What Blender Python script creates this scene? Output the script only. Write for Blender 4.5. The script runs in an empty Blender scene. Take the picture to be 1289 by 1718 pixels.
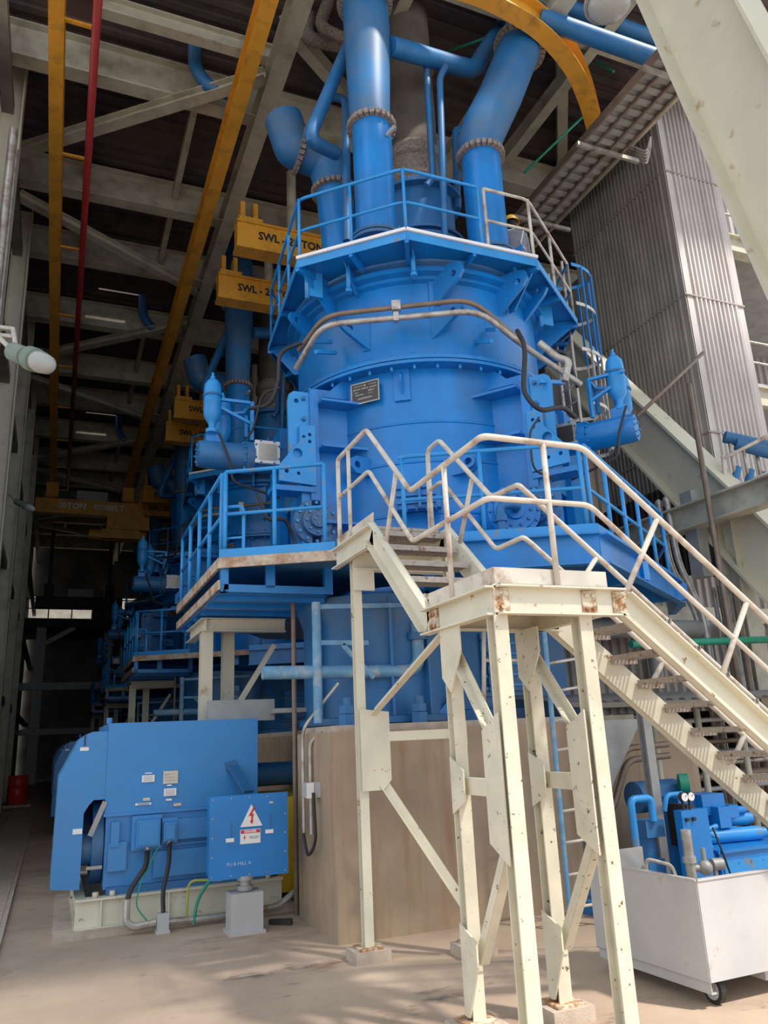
import bpy, math, random
from mathutils import Vector, Matrix
from mathutils.geometry import tessellate_polygon
random.seed(7)
V = Vector
SC = bpy.context.scene
COL = SC.collection
R = math.radians
# ------------------------------------------------------------------ camera, sky, sun, exposure
CAM = V((0, 0, 1.75)); FPX = 1302.0
ya, pi_, ro = R(23.043), R(16.042), R(-2.612)
Fw = V((math.sin(ya)*math.cos(pi_), math.cos(ya)*math.cos(pi_), math.sin(pi_)))
r0 = V((math.cos(ya), -math.sin(ya), 0)); u0 = r0.cross(Fw)
Rt = math.cos(ro)*r0 + math.sin(ro)*u0; Up = -math.sin(ro)*r0 + math.cos(ro)*u0
cd = bpy.data.cameras.new('camera'); cam = bpy.data.objects.new('camera', cd); COL.objects.link(cam)
cam.matrix_world = Matrix(((Rt.x, Up.x, -Fw.x, CAM.x), (Rt.y, Up.y, -Fw.y, CAM.y), (Rt.z, Up.z, -Fw.z, CAM.z), (0, 0, 0, 1)))
cd.sensor_fit = 'VERTICAL'; cd.sensor_height = 24; cd.sensor_width = 18; cd.lens = FPX/1718*24; cd.clip_end = 500; cd.clip_start = .05
SC.camera = cam
w = bpy.data.worlds.new('sky'); SC.world = w; w.use_nodes = True
bg = w.node_tree.nodes['Background']; bg.inputs[0].default_value = (.83, .91, 1, 1); bg.inputs[1].default_value = 1.5
sd = bpy.data.lights.new('sun', 'SUN'); sun = bpy.data.objects.new('sun', sd); COL.objects.link(sun)
sd.energy = 5.5; sd.angle = R(3.5); sd.color = (1, .92, .81)
SUND = V((-.42, .62, -.95)).normalized()          # the way the sunlight travels
sun.rotation_euler = SUND.to_track_quat('-Z', 'Y').to_euler()
SC.view_settings.view_transform = 'Standard'; SC.view_settings.look = 'None'
SC.view_settings.exposure = 0.0; SC.view_settings.gamma = 1

# ------------------------------------------------------------------ measuring helpers (pixel of the photo -> point at a known plane)
def ray(x, y): return (x-644.5)/FPX*Rt - (y-859)/FPX*Up + Fw
def at(x, y, ax, val):
    k = 'xyz'.index(ax); v = ray(x, y); return CAM + v*((val-CAM[k])/v[k])
def atp(x, y, P, N):
    v = ray(x, y); return CAM + v*((V(P)-CAM).dot(N)/v.dot(N))
MX, MY = 5.12, 10.4
def atc(x, y, r):
    v = ray(x, y); a = v.x**2+v.y**2; dx, dy = CAM.x-MX, CAM.y-MY
    b = 2*(v.x*dx+v.y*dy); c = dx*dx+dy*dy-r*r; D = max(0, b*b-4*a*c)
    return CAM + v*((-b-math.sqrt(D))/2/a)

# ------------------------------------------------------------------ materials
def mat(name, col, rough=.5, metal=0, var=.12, scale=3.0, stain=None, amt=0., sscale=1.2, bump=0., streak=False, edge=.04, spec=.5):
    m = bpy.data.materials.new(name); m.use_nodes = True
    nt = m.node_tree; N = nt.nodes; L = nt.links; b = N['Principled BSDF']
    b.inputs['Roughness'].default_value = rough; b.inputs['Metallic'].default_value = metal
    b.inputs['Specular IOR Level'].default_value = spec
    tc = N.new('ShaderNodeTexCoord'); mp = N.new('ShaderNodeMapping'); L.new(tc.outputs['Object'], mp.inputs[0])
    n1 = N.new('ShaderNodeTexNoise'); n1.inputs['Scale'].default_value = scale; n1.inputs['Detail'].default_value = 6; L.new(mp.outputs[0], n1.inputs[0])
    r1 = N.new('ShaderNodeMapRange'); r1.inputs[1].default_value = .3; r1.inputs[2].default_value = .7
    r1.inputs[3].default_value = 1-var; r1.inputs[4].default_value = 1+var; L.new(n1.outputs[0], r1.inputs[0])
    mx = N.new('ShaderNodeVectorMath'); mx.operation = 'SCALE'; mx.inputs[0].default_value = col; L.new(r1.outputs[0], mx.inputs['Scale'])
    out = mx.outputs[0]
    if stain:
        mp2 = N.new('ShaderNodeMapping'); L.new(tc.outputs['Object'], mp2.inputs[0])
        if streak: mp2.inputs['Scale'].default_value = (7, 7, .5)
        n2 = N.new('ShaderNodeTexNoise'); n2.inputs['Scale'].default_value = sscale; n2.inputs['Detail'].default_value = 9; n2.inputs['Roughness'].default_value = .65
        L.new(mp2.outputs[0], n2.inputs[0])
        r2 = N.new('ShaderNodeMapRange'); t = .68-.35*amt; r2.inputs[1].default_value = t-edge; r2.inputs[2].default_value = t+edge; L.new(n2.outputs[0], r2.inputs[0])
        mm = N.new('ShaderNodeMix'); mm.data_type = 'RGBA'; L.new(r2.outputs[0], mm.inputs[0]); L.new(out, mm.inputs[6]); mm.inputs[7].default_value = (*stain, 1)
        out = mm.outputs[2]
    L.new(out, b.inputs['Base Color'])
    if bump:
        bp = N.new('ShaderNodeBump'); bp.inputs['Strength'].default_value = bump; bp.inputs['Distance'].default_value = .02
        n3 = N.new('ShaderNodeTexNoise'); n3.inputs['Scale'].default_value = scale*8; L.new(mp.outputs[0], n3.inputs[0]); L.new(n3.outputs[0], bp.inputs['Height']); L.new(bp.outputs[0], b.inputs['Normal'])
    return m
BLUE = mat('blue_paint', (.004, .205, .60), .34, 0, .14, 1.6, (.03, .12, .28), .12, 1.0, edge=.2)
BLUE2 = mat('rail_blue_paint', (.02, .27, .66), .4, 0, .12, 3, (.22, .20, .17), .12, 5)
PALEB = mat('faded_blue_paint', (.13, .31, .50), .5, 0, .15, 6, (.42, .44, .44), .2, 5, edge=.1)
BLUED = mat('dusty_blue_paint', (.018, .16, .40), .48, 0, .2, 2, (.09, .12, .15), .28, 1.0, edge=.15)
BLUEM = mat('motor_blue_paint', (.025, .25, .62), .42, 0, .08, 1.5, (.07, .19, .40), .3, .8, edge=.25)
CREAM = mat('cream_paint', (.66, .625, .50), .45, 0, .07, 3, (.30, .16, .07), .06, 9, edge=.03)
CREAMW = mat('worn_cream_paint', (.62, .58, .455), .5, 0, .1, 5, (.12, .07, .04), .10, 22, edge=.02)
SAGE = mat('sage_paint', (.50, .47, .37), .55, 0, .12, 2, (.27, .23, .17), .22, 1.5, edge=.12)
SAGEL = mat('pale_sage_paint', (.60, .56, .43), .5, 0, .05, 1.5, (.42, .30, .18), .12, 2.5, edge=.04)
RAILC = mat('worn_rail_paint', (.62, .56, .48), .45, 0, .12, 6, (.26, .13, .07), .22, 4, edge=.1)
RUST = mat('rusty_steel', (.64, .58, .44), .7, 0, .15, 12, (.33, .15, .06), .52, 16, edge=.06)
RUSTE = mat('rust_stained_edge', (.50, .43, .34), .7, 0, .2, 8, (.32, .15, .07), .42, 5, edge=.1)
GRATE = mat('galvanised_grating', (.42, .37, .33), .6, .2, .2, 20, (.22, .15, .1), .3, 20)
YEL = mat('crane_yellow_paint', (.72, .34, .035), .45, 0, .1, 2, (.30, .16, .04), .12, 2.5, edge=.12)
YELG = mat('guard_yellow_paint', (.80, .50, .01), .5, 0, .1, 2)
RED = mat('red_paint', (.30, .02, .02), .45, 0, .15, 4)
DRUMR = mat('drum_red_paint', (.65, .03, .03), .4, 0, .1, 4)
REDS = mat('sign_red', (.6, .02, .02), .5)
WHITE = mat('white_label', (.8, .8, .8), .5, 0, .04)
PLATE = mat('aluminium_plate', (.55, .50, .42), .4, .4, .1, 30)
BLACK = mat('black_rubber', (.02, .02, .022), .5)
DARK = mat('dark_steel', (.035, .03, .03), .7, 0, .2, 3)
INK = mat('black_lettering', (.02, .02, .02), .6)
DPLATE = mat('dark_nameplate', (.07, .06, .055), .45, .2, .2, 8)
PLTX = mat('nameplate_lettering', (.45, .42, .38), .5)
GALV = mat('galvanised_pipe', (.48, .46, .42), .42, .5, .15, 6, (.28, .2, .14), .3, 5, edge=.1)
BROWN = mat('brown_pipe', (.22, .16, .12), .5, .3, .2, 6)
LAG = mat('rope_packing', (.30, .24, .20), .9, 0, .4, 25, bump=.6)
DUCT = mat('dark_duct_lagging', (.16, .13, .11), .75, 0, .25, 4, (.09, .075, .065), .4, 2, edge=.1)
CONC = mat('foundation_concrete', (.37, .28, .195), .85, 0, .16, 2.2, (.34, .21, .125), .30, 1.1, bump=.15, streak=True, edge=.10)
FOOT = mat('footing_concrete', (.46, .38, .31), .9, 0, .15, 9, bump=.2)
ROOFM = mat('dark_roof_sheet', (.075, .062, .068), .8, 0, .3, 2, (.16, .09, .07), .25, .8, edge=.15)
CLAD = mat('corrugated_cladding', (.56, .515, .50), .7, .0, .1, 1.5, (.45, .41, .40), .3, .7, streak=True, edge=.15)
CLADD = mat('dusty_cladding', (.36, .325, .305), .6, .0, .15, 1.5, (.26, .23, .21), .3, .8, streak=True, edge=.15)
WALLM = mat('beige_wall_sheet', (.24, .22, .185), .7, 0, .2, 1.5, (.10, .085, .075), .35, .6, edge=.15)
WCART = mat('white_cart_paint', (.46, .455, .455), .4, 0, .08, 3, (.40, .32, .26), .0, 6, edge=.05)
GREY = mat('grey_steel', (.34, .34, .33), .5, .2, .15, 4)
LAMPG = mat('lamp_housing_green', (.13, .18, .145), .5, 0, .1, 6)
GLASS = mat('lamp_glass', (.55, .58, .56), .12, 0, .05); GLASS.node_tree.nodes['Principled BSDF'].inputs['Transmission Weight'].default_value = .45
GREEN = mat('green_paint', (.02, .28, .17), .45, 0, .15, 6)
CABLE = mat('yellow_green_cable', (.38, .42, .06), .5)
COVER = mat('grey_coverall', (.24, .24, .27), .85, 0, .12, 12, bump=.3)
HELM = mat('yellow_helmet', (.85, .50, .03), .35)
SKIN = mat('skin', (.28, .14, .09), .6); HAIR = mat('black_hair', (.012, .011, .012), .7)
def floor_mat():
    m = mat('stained_concrete_floor', (.52, .40, .305), .75, 0, .14, .9, (.37, .275, .21), .55, .55, bump=.12, edge=.16, spec=.3)
    nt = m.node_tree; N = nt.nodes; L = nt.links; b = N['Principled BSDF']
    src = b.inputs['Base Color'].links[0].from_socket
    tc = [n for n in N if n.type == 'TEX_COORD'][0]
    for sc, thr, c in ((2.6, .59, (.09, .07, .06)), (1.3, .60, (.40, .22, .13)), (9., .66, (.09, .07, .065)), (.6, .56, (.24, .17, .13))):
        mp = N.new('ShaderNodeMapping'); mp.inputs['Scale'].default_value = (.5, 1.1, 1); mp.inputs['Location'].default_value = (sc, 3*sc, 0); L.new(tc.outputs['Object'], mp.inputs[0])
        n = N.new('ShaderNodeTexNoise'); n.inputs['Scale'].default_value = sc; n.inputs['Detail'].default_value = 12; n.inputs['Roughness'].default_value = .7; L.new(mp.outputs[0], n.inputs[0])
        r = N.new('ShaderNodeMapRange'); r.inputs[1].default_value = thr; r.inputs[2].default_value = thr+.09; r.inputs[4].default_value = .75; L.new(n.outputs[0], r.inputs[0])
        k = N.new('ShaderNodeMix'); k.data_type = 'RGBA'; L.new(r.outputs[0], k.inputs[0]); L.new(src, k.inputs[6]); k.inputs[7].default_value = (*c, 1); src = k.outputs[2]
    L.new(src, b.inputs['Base Color']); return m
FLOOR = floor_mat()

# ------------------------------------------------------------------ mesh builder
ORG = {}
def orth(d, up=V((0, 0, 1))):
    d = V(d).normalized(); up = V(up)
    if abs(d.dot(up)) > .98: up = V((0, 1, 0)) if abs(d.y) < .9 else V((1, 0, 0))
    x = d.cross(up).normalized(); return x, x.cross(d).normalized()       # side, up
class MB:
    def __init__(s): s.v = []; s.f = []; s.sm = []; s.ch = []
    def add(s, vs, fs, sm=False):
        o = len(s.v); s.ch.append((o, len(s.f), o+len(vs), len(s.f)+len(fs))); s.v += [V(v) for v in vs]; s.f += [tuple(i+o for i in f) for f in fs]; s.sm += [sm]*len(fs); return s
    def box(s, c, d, X=None, Y=None, Z=None):
        X = V(X or (1, 0, 0)); Y = V(Y or (0, 1, 0)); Z = V(Z or (0, 0, 1)); c = V(c)
        vs = [c + X*(i*d[0]/2) + Y*(j*d[1]/2) + Z*(k*d[2]/2) for k in (-1, 1) for j in (-1, 1) for i in (-1, 1)]
        return s.add(vs, [(0, 2, 3, 1), (4, 5, 7, 6), (0, 1, 5, 4), (2, 6, 7, 3), (0, 4, 6, 2), (1, 3, 7, 5)])
    def mm(s, a, b): return s.box([(a[i]+b[i])/2 for i in range(3)], [abs(a[i]-b[i]) for i in range(3)])
    def bar(s, a, b, w, h, up=(0, 0, 1), off=(0, 0)):
        a, b = V(a), V(b); x, u = orth(b-a, up); o = x*off[0]+u*off[1]; d = (b-a).normalized()
        return s.box((a+b)/2+o, (w, (b-a).length, h), x, d, u)
    def ibeam(s, a, b, w, h, t=.012, up=(0, 0, 1)):
        s.bar(a, b, w, t, up, (0, h/2-t/2)); s.bar(a, b, w, t, up, (0, -h/2+t/2)); return s.bar(a, b, t, h-2*t, up)
    def chan(s, a, b, w, h, t=.012, up=(0, 0, 1), side=1):
        s.bar(a, b, w, t, up, (side*w/2, h/2-t/2)); s.bar(a, b, w, t, up, (side*w/2, -h/2+t/2)); return s.bar(a, b, t, h, up)
    def angle(s, a, b, w, h, t=.008, up=(0, 0, 1), side=1):
        s.bar(a, b, w, t, up, (side*w/2, -h/2)); return s.bar(a, b, t, h, up)
    def cyl(s, a, b, r, n=16, r2=None, caps=True):
        a, b = V(a), V(b); r2 = r if r2 is None else r2; x, u = orth(b-a); vs = []; fs = []
        for p, q in ((a, r), (b, r2)):
            for i in range(n): t = 2*math.pi*i/n; vs.append(p + x*(q*math.cos(t)) + u*(q*math.sin(t)))
        s.add(vs, [(i, i+n, (i+1) % n+n, (i+1) % n) for i in range(n)], True)
        if caps: s.add(vs, [tuple(range(n)), tuple(range(2*n-1, n-1, -1))])
        return s
    def tube(s, pts, r, n=8, bend=0., seg=4, rs=None):
        P = [V(p) for p in pts]
        if bend and len(P) > 2:
            Q = [P[0]]
            for i in range(1, len(P)-1):
                a, b, c = P[i-1], P[i], P[i+1]; d1 = (a-b); d2 = (c-b); k = min(bend, d1.length*.45, d2.length*.45)
                p1 = b+d1.normalized()*k; p2 = b+d2.normalized()*k
                for j in range(seg+1): t = j/seg; Q.append(p1*(1-t)**2 + b*2*t*(1-t) + p2*t*t)
            Q.append(P[-1]); P = Q
        x, u = orth(P[1]-P[0]); vs = []; fs = []; m = len(P)
        for i, p in enumerate(P):
            d = (P[min(i+1, m-1)]-P[max(i-1, 0)]).normalized(); x = (x-d*x.dot(d)).normalized(); u = x.cross(d)
            k = 1.0
            if 0 < i < m-1: k = 1/max(.6, (P[i]-P[i-1]).normalized().dot(d))
            q = rs[i] if rs else r
            for j in range(n): t = 2*math.pi*j/n; vs.append(p + (x*math.cos(t)+u*math.sin(t))*q*min(k, 1.25))
        for i in range(m-1):
            for j in range(n): fs.append((i*n+j, i*n+(j+1) % n, (i+1)*n+(j+1) % n, (i+1)*n+j))
        s.add(vs, fs, True); return s.add(vs, [tuple(range(n-1, -1, -1)), tuple(range((m-1)*n, m*n))])
    def lathe(s, c, prof, n=64, a0=0, a1=360, axis=(0, 0, 1), smooth=True):
        c = V(c); ax = V(axis).normalized(); x, u = (V((1, 0, 0)), V((0, 1, 0))) if abs(ax.z) > .99 else orth(ax)
        full = abs(a1-a0) >= 360; k = n if full else n+1
        for q in range(len(prof)-1):
            vs = []
            for (r, z) in prof[q:q+2]:
                for i in range(k):
                    t = R(a0+(a1-a0)*i/n); vs.append(c + ax*z + (x*math.cos(t)+u*math.sin(t))*r)
            flat = abs(prof[q][1]-prof[q+1][1]) < 1e-6
            s.add(vs, [(i, (i+1) % k, (i+1) % k+k, i+k) for i in range(n)], smooth and not flat)
        return s
    def sphere(s, c, r, n=12, sq=(1, 1, 1)):
        c = V(c); vs = []; fs = []; m = n//2+1
        for i in range(m+1):
            p = math.pi*i/m
            for j in range(n): t = 2*math.pi*j/n; vs.append(c+V((r*sq[0]*math.sin(p)*math.cos(t), r*sq[1]*math.sin(p)*math.sin(t), r*sq[2]*math.cos(p))))
        for i in range(m):
            for j in range(n): fs.append((i*n+j, (i+1)*n+j, (i+1)*n+(j+1) % n, i*n+(j+1) % n))
        return s.add(vs, fs, True)
    def prism(s, loops, o, ux, uy, th):
        """loops: outer 2-D polygon, then holes; extruded by th along ux x uy, centred"""
        o, ux, uy = V(o), V(ux), V(uy); nz = ux.cross(uy).normalized()
        tri = tessellate_polygon([[V((p[0], p[1], 0)) for p in lp] for lp in loops])
        fl = [p for lp in loops for p in lp]; n = len(fl)
        vs = [o+ux*p[0]+uy*p[1]+nz*(-th/2) for p in fl] + [o+ux*p[0]+uy*p[1]+nz*(th/2) for p in fl]
        fs = [tuple(t) for t in tri] + [tuple(i+n for i in t[::-1]) for t in tri]; k = 0
        for lp in loops:
            m = len(lp); fs += [(k+i, k+(i+1) % m, k+(i+1) % m+n, k+i+n) for i in range(m)]; k += m
        return s.add(vs, fs)
    def ring(s, c, ro_, ri, h, n=48, axis=(0, 0, 1)):
        return s.lathe(c, [(ri, 0), (ro_, 0), (ro_, h), (ri, h), (ri, 0)], n, axis=axis)
    def bolts(s, c, r, n, br, h, axis=(0, 0, 1), a0=0, a1=360):
        c = V(c); ax = V(axis).normalized(); x, u = (V((1, 0, 0)), V((0, 1, 0))) if abs(ax.z) > .99 else orth(ax)
        for i in range(n):
            t = R(a0+(a1-a0)*i/n); p = c+(x*math.cos(t)+u*math.sin(t))*r; s.cyl(p, p+ax*h, br, 6)
        return s
    def pieces(s):
        bb = []
        for a, _, b, _2 in s.ch:
            q = s.v[a:b]; lo = [min(v[i] for v in q) for i in range(3)]; hi = [max(v[i] for v in q) for i in range(3)]; bb.append((lo, hi, max(h-l for h, l in zip(hi, lo))))
        n = len(bb); par = list(range(n))
        def find(i):
            while par[i] != i: par[i] = par[par[i]]; i = par[i]
            return i
        for i in range(n):
            for j in range(i+1, n):
                g2 = sum(max(0, bb[j][0][k]-bb[i][1][k], bb[i][0][k]-bb[j][1][k])**2 for k in range(3))
                if math.sqrt(g2) <= max(.02, .5*max(bb[i][2], bb[j][2])): par[find(i)] = find(j)
        gr = {}
        for i in range(n): gr.setdefault(find(i), []).append(i)
        return list(gr.values())
    def build(s, name, m, parent=None, kind=None, label=None):
        if parent is not None and kind is None and len(s.ch) < 140:
            pcs = s.pieces()
            if 2 <= len(pcs) <= 48:
                first = None
                for pc in pcs:
                    q = MB()
                    for i in pc:
                        a, fa, b, fb = s.ch[i]; off = len(q.v)-a
                        q.ch.append((len(q.v), len(q.f), len(q.v)+b-a, len(q.f)+fb-fa)); q.v += s.v[a:b]; q.f += [tuple(x+off for x in f) for f in s.f[fa:fb]]; q.sm += s.sm[fa:fb]
                    o = q._build(name, m, parent, kind, label); first = first or o
                return first
        return s._build(name, m, parent, kind, label)
    def _build(s, name, m, parent=None, kind=None, label=None):
        me = bpy.data.meshes.new(name); o = bpy.data.objects.new(name, me)
        if parent is not None: org = ORG[parent.name]
        else:
            lo = V([min(v[i] for v in s.v) for i in range(3)]); hi = V([max(v[i] for v in s.v) for i in range(3)]); org = V(((lo.x+hi.x)/2, (lo.y+hi.y)/2, lo.z)); o.location = org
        me.from_pydata([tuple(v-org) for v in s.v], [], s.f); me.polygons.foreach_set('use_smooth', s.sm); me.materials.append(m)
        import bmesh
        bm = bmesh.new(); bm.from_mesh(me); bmesh.ops.remove_doubles(bm, verts=bm.verts, dist=1e-5) if len(s.v) < 60000 else None
        bmesh.ops.recalc_face_normals(bm, faces=bm.faces)
        for e in bm.edges:
            if len(e.link_faces) == 2 and e.calc_face_angle(0) > R(38): e.smooth = False
        bm.to_mesh(me); bm.free(); me.update()
        COL.objects.link(o); ORG[o.name] = org
        if parent is not None: o.parent = parent
        if kind: o['kind'] = kind
        if label: o['label'] = label
        return o
def circ(cx, cy, r, n=12): return [(cx+r*math.cos(2*math.pi*i/n), cy+r*math.sin(2*math.pi*i/n)) for i in range(n)]
def thing(name, label, cat, loc, group=None):
    o = bpy.data.objects.new(name, None); COL.objects.link(o); o.location = loc; o.empty_display_size = .2
    ORG[o.name] = V(loc); o['label'] = label; o['category'] = cat
    if group: o['group'] = group
    return o
def tag(o, label, cat, group=None, kind=None):
    o['label'] = label; o['category'] = cat
    if group: o['group'] = group
    if kind: o['kind'] = kind
    return o
def text(name, s, size, P, X, Yd, m, parent, depth=.002, bold=0., align='CENTER', sx=1.0):
    c = bpy.data.curves.new(name, 'FONT'); c.body = s; c.size = size; c.extrude = depth; c.offset = bold; c.align_x = align; c.align_y = 'CENTER'; c.resolution_u = 2
    t = bpy.data.objects.new(name+'_src', c); COL.objects.link(t); dg = bpy.context.evaluated_depsgraph_get()
    me = bpy.data.meshes.new_from_object(t.evaluated_get(dg)); bpy.data.objects.remove(t)
    me.materials.clear(); me.materials.append(m)
    X, Yd = V(X).normalized(), V(Yd).normalized(); Z = X.cross(Yd); P = V(P)-ORG[parent.name]
    for v in me.vertices: v.co = P + X*v.co.x*sx + Yd*v.co.y + Z*v.co.z
    o = bpy.data.objects.new(name, me); COL.objects.link(o); o.parent = parent; ORG[o.name] = ORG[parent.name]; return o
def copy_tree(o, parent=None, off=None):
    c = o.copy(); COL.objects.link(c); c.parent = parent
    if off is not None: c.location = o.location + V(off)
    for ch in list(o.children): copy_tree(ch, c)
    return c
def struct(o): o['kind'] = 'structure'; return o
def railing(pts, parent, m, h=1.0, mid=.5, r=.024, posts=None, gap=1.1, close=False, mat_of=None):
    P = [V(p) for p in pts]
    up = V((0, 0, h)); um = V((0, 0, mid))
    MB().tube([p+up for p in P], r, 8, .12).build('top_rail', m, parent)
    MB().tube([p+um for p in P], r*.85, 8, .12).build('mid_rail', m, parent)
    if posts is None:
        posts = []
        for a, b in zip(P[:-1], P[1:]):
            n = max(1, round((b-a).length/gap))
            posts += [a+(b-a)*i/n for i in range(n)]
        posts.append(P[-1])
    for p in posts: MB().cyl(V(p), V(p)+up, r, 8).build('post', m, parent)

# added, unseen sun blocker behind the camera: shades the yard, sun passes its gap
blocker = bpy.data.objects.new('overhead_gallery', None); COL.objects.link(blocker); blocker.location = (8, -2, 20); ORG['overhead_gallery'] = V((8, -2, 20)); blocker['label'] = 'high pipe gallery spanning the yard behind the camera'; blocker['category'] = 'gallery'
for y0, y1 in ((-7.55, -7.05), (-6.15, 2.6)): MB().mm((-5, y0, 20), (24, y1, 20.3)).build('deck', GREY, blocker)  # added slabs, spaced to leave soft sunlit bands on the floor
for x in (-4.6, 23.6): MB().mm((x-.2, -6, 0), (x+.2, -5.6, 20)).build('column', GREY, blocker)  # posts that only carry the added slabs
# ================================================================== SETTING
struct(MB().mm((-30, -12, -.3), (45, 75, 0)).build('floor', FLOOR))
g = MB()
for i in range(90): g.mm((-.98, 4+i*.62, 0), (-.38, 4.6+i*.62, .012))
g.mm((-1.04, 4, 0), (-.99, 60, .03)).mm((-.37, 4, 0), (-.32, 60, .03))
g.build('trim_1', FOOT, kind='structure')
# roof sheet: corrugated, with slots of missing sheets
def corr(mb, o, ux, uz, L, H, pitch=.25, dep=.05, nrm=None):
    o, ux, uz = V(o), V(ux), V(uz); n = V(nrm) if nrm else ux.cross(uz); k = int(L/pitch); xs = []
    for i in range(k):
        x = i*pitch; xs += [(x, 0), (x+pitch*.35, 0), (x+pitch*.5, dep), (x+pitch*.85, dep)]
    xs.append((k*pitch, 0)); vs = [o+ux*a+n*b for a, b in xs] + [o+ux*a+n*b+uz*H for a, b in xs]; m = len(xs)
    return mb.add(vs, [(i, i+1, i+1+m, i+m) for i in range(m-1)])
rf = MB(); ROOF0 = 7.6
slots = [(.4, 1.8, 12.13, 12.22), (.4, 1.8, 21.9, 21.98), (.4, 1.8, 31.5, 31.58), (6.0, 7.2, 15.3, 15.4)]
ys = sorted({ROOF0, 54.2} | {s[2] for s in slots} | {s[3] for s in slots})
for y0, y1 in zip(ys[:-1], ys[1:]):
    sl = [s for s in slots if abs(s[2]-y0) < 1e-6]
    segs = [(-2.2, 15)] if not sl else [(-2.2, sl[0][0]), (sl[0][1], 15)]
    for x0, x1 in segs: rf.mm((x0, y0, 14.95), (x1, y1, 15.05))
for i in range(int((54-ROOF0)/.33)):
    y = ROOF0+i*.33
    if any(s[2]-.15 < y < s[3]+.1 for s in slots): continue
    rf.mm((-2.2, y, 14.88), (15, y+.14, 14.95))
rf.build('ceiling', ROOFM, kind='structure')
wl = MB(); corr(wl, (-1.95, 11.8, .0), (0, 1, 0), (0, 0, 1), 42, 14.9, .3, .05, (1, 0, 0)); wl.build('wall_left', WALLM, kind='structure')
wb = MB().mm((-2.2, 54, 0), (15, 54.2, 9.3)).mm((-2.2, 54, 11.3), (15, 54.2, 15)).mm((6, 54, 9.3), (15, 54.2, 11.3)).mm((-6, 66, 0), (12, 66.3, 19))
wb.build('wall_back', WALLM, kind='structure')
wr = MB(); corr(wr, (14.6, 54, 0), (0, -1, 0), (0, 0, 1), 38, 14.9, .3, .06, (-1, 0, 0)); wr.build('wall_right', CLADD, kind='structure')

# ------------------------------------------------------------------ roof steel
S = 9.6
ORD = ['nearest', 'second', 'third', 'fourth', 'fifth', 'sixth', 'seventh', 'eighth', 'ninth', 'tenth', 'eleventh', 'twelfth', 'thirteenth', 'farthest']
BY = []
for k in range(5): BY += [12.85+S*k, 16.35+S*k, 19.1+S*k]
BY = BY[:13]
for i, y in enumerate(BY):
    MB().ibeam((-1.9, y, 14.3), (14.5, y, 14.3), .32, .8, .035).build('roof_beam', SAGE)
    o = bpy.data.objects['roof_beam' if i == 0 else 'roof_beam.%03d' % i]
    tag(o, f'sage green steel roof beam crossing the bay, {ORD[i]} from the camera', 'beam', 'cross beams under the roof')
o = MB().ibeam((-.1, 11.5, 14.25), (3.0, 11.5, 14.25), .22, .34, .03).build('roof_beam', SAGE)
tag(o, 'short beam under the bright roof slot at the top left of the photo', 'beam')
for k, (x, n) in enumerate(((3.05, 'beside the right yellow crane rail'), (7.2, 'above the middle of the mill'), (10.4, 'above the cable tray'))):
    o = MB().ibeam((x, 7.8, 13.75), (x, 54, 13.75), .32, .5, .03).build('roof_girder', SAGE)
    tag(o, f'long sage steel girder running down the bay {n}', 'beam')
for k in range(4):
    for x, a, b in ((-.1, 0, 2), (1.85, 0, 2)):
        for yy0, yy1 in ((BY[3*k], BY[3*k+1]), (BY[3*k+1], BY[3*k+2])):
            o = MB().bar((x, yy0+.15, 14.35), (x, yy1-.15, 14.35), .13, .25).build('purlin', SAGE)
            pn = globals().get('pn', -1)+1; tag(o, f'sage purlin {"left" if x < 0 else "right"} of the red bar, between the {ORD[3*k if yy0 == BY[3*k] else 3*k+1]} and {ORD[3*k+1 if yy0 == BY[3*k] else 3*k+2]} cross beams', 'purlin', 'roof purlins')
o = MB().bar((-.1, 8, 14.35), (-.1, 12.7, 14.35), .13, .25).build('purlin', SAGE); tag(o, 'purlin at the top left edge of the photo, nearest of all', 'purlin', 'roof purlins')
for k in range(4):
    y0 = 12.85+S*k; w1 = ORD[k]
    o = MB().ibeam((-1.6, y0+2.45, 13.8), (2.9, y0-1.3, 13.8), .24, .2, .02).build('roof_brace', SAGE)
    tag(o, f'diagonal sage brace rising to the right crane rail, {w1} of its kind', 'brace', 'diagonal roof braces')
    o = MB().ibeam((-1.5, y0+3.8, 13.8), (2.9, y0+6.5, 13.8), .22, .2, .02).build('roof_brace', SAGE)
    tag(o, f'diagonal sage brace falling to the right crane rail, {w1} of its kind', 'brace', 'diagonal roof braces')
# more secondary steel over the mill
for i, (a, b) in enumerate((((3.1, 9.2, 14.4), (14, 9.2, 14.4)), ((3.1, 11, 14.6), (7.2, 14, 14.6)), ((7.2, 8, 14.6), (10.4, 12.6, 14.6)), ((4.9, 8, 14.3), (4.9, 12.6, 14.3)), ((8.7, 8, 14.3), (8.7, 12.6, 14.3)))):
    o = MB().ibeam(a, b, .22, .34, .025).build('secondary_beam', SAGE)
    tag(o, ['secondary beam crossing above the mill outlet pipes', 'slanting secondary beam left of the central duct', 'slanting secondary beam behind the curved yellow rail', 'secondary beam running away between the two tall blue pipes', 'secondary beam running away above the right blue pipe'][i], 'beam')
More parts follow.
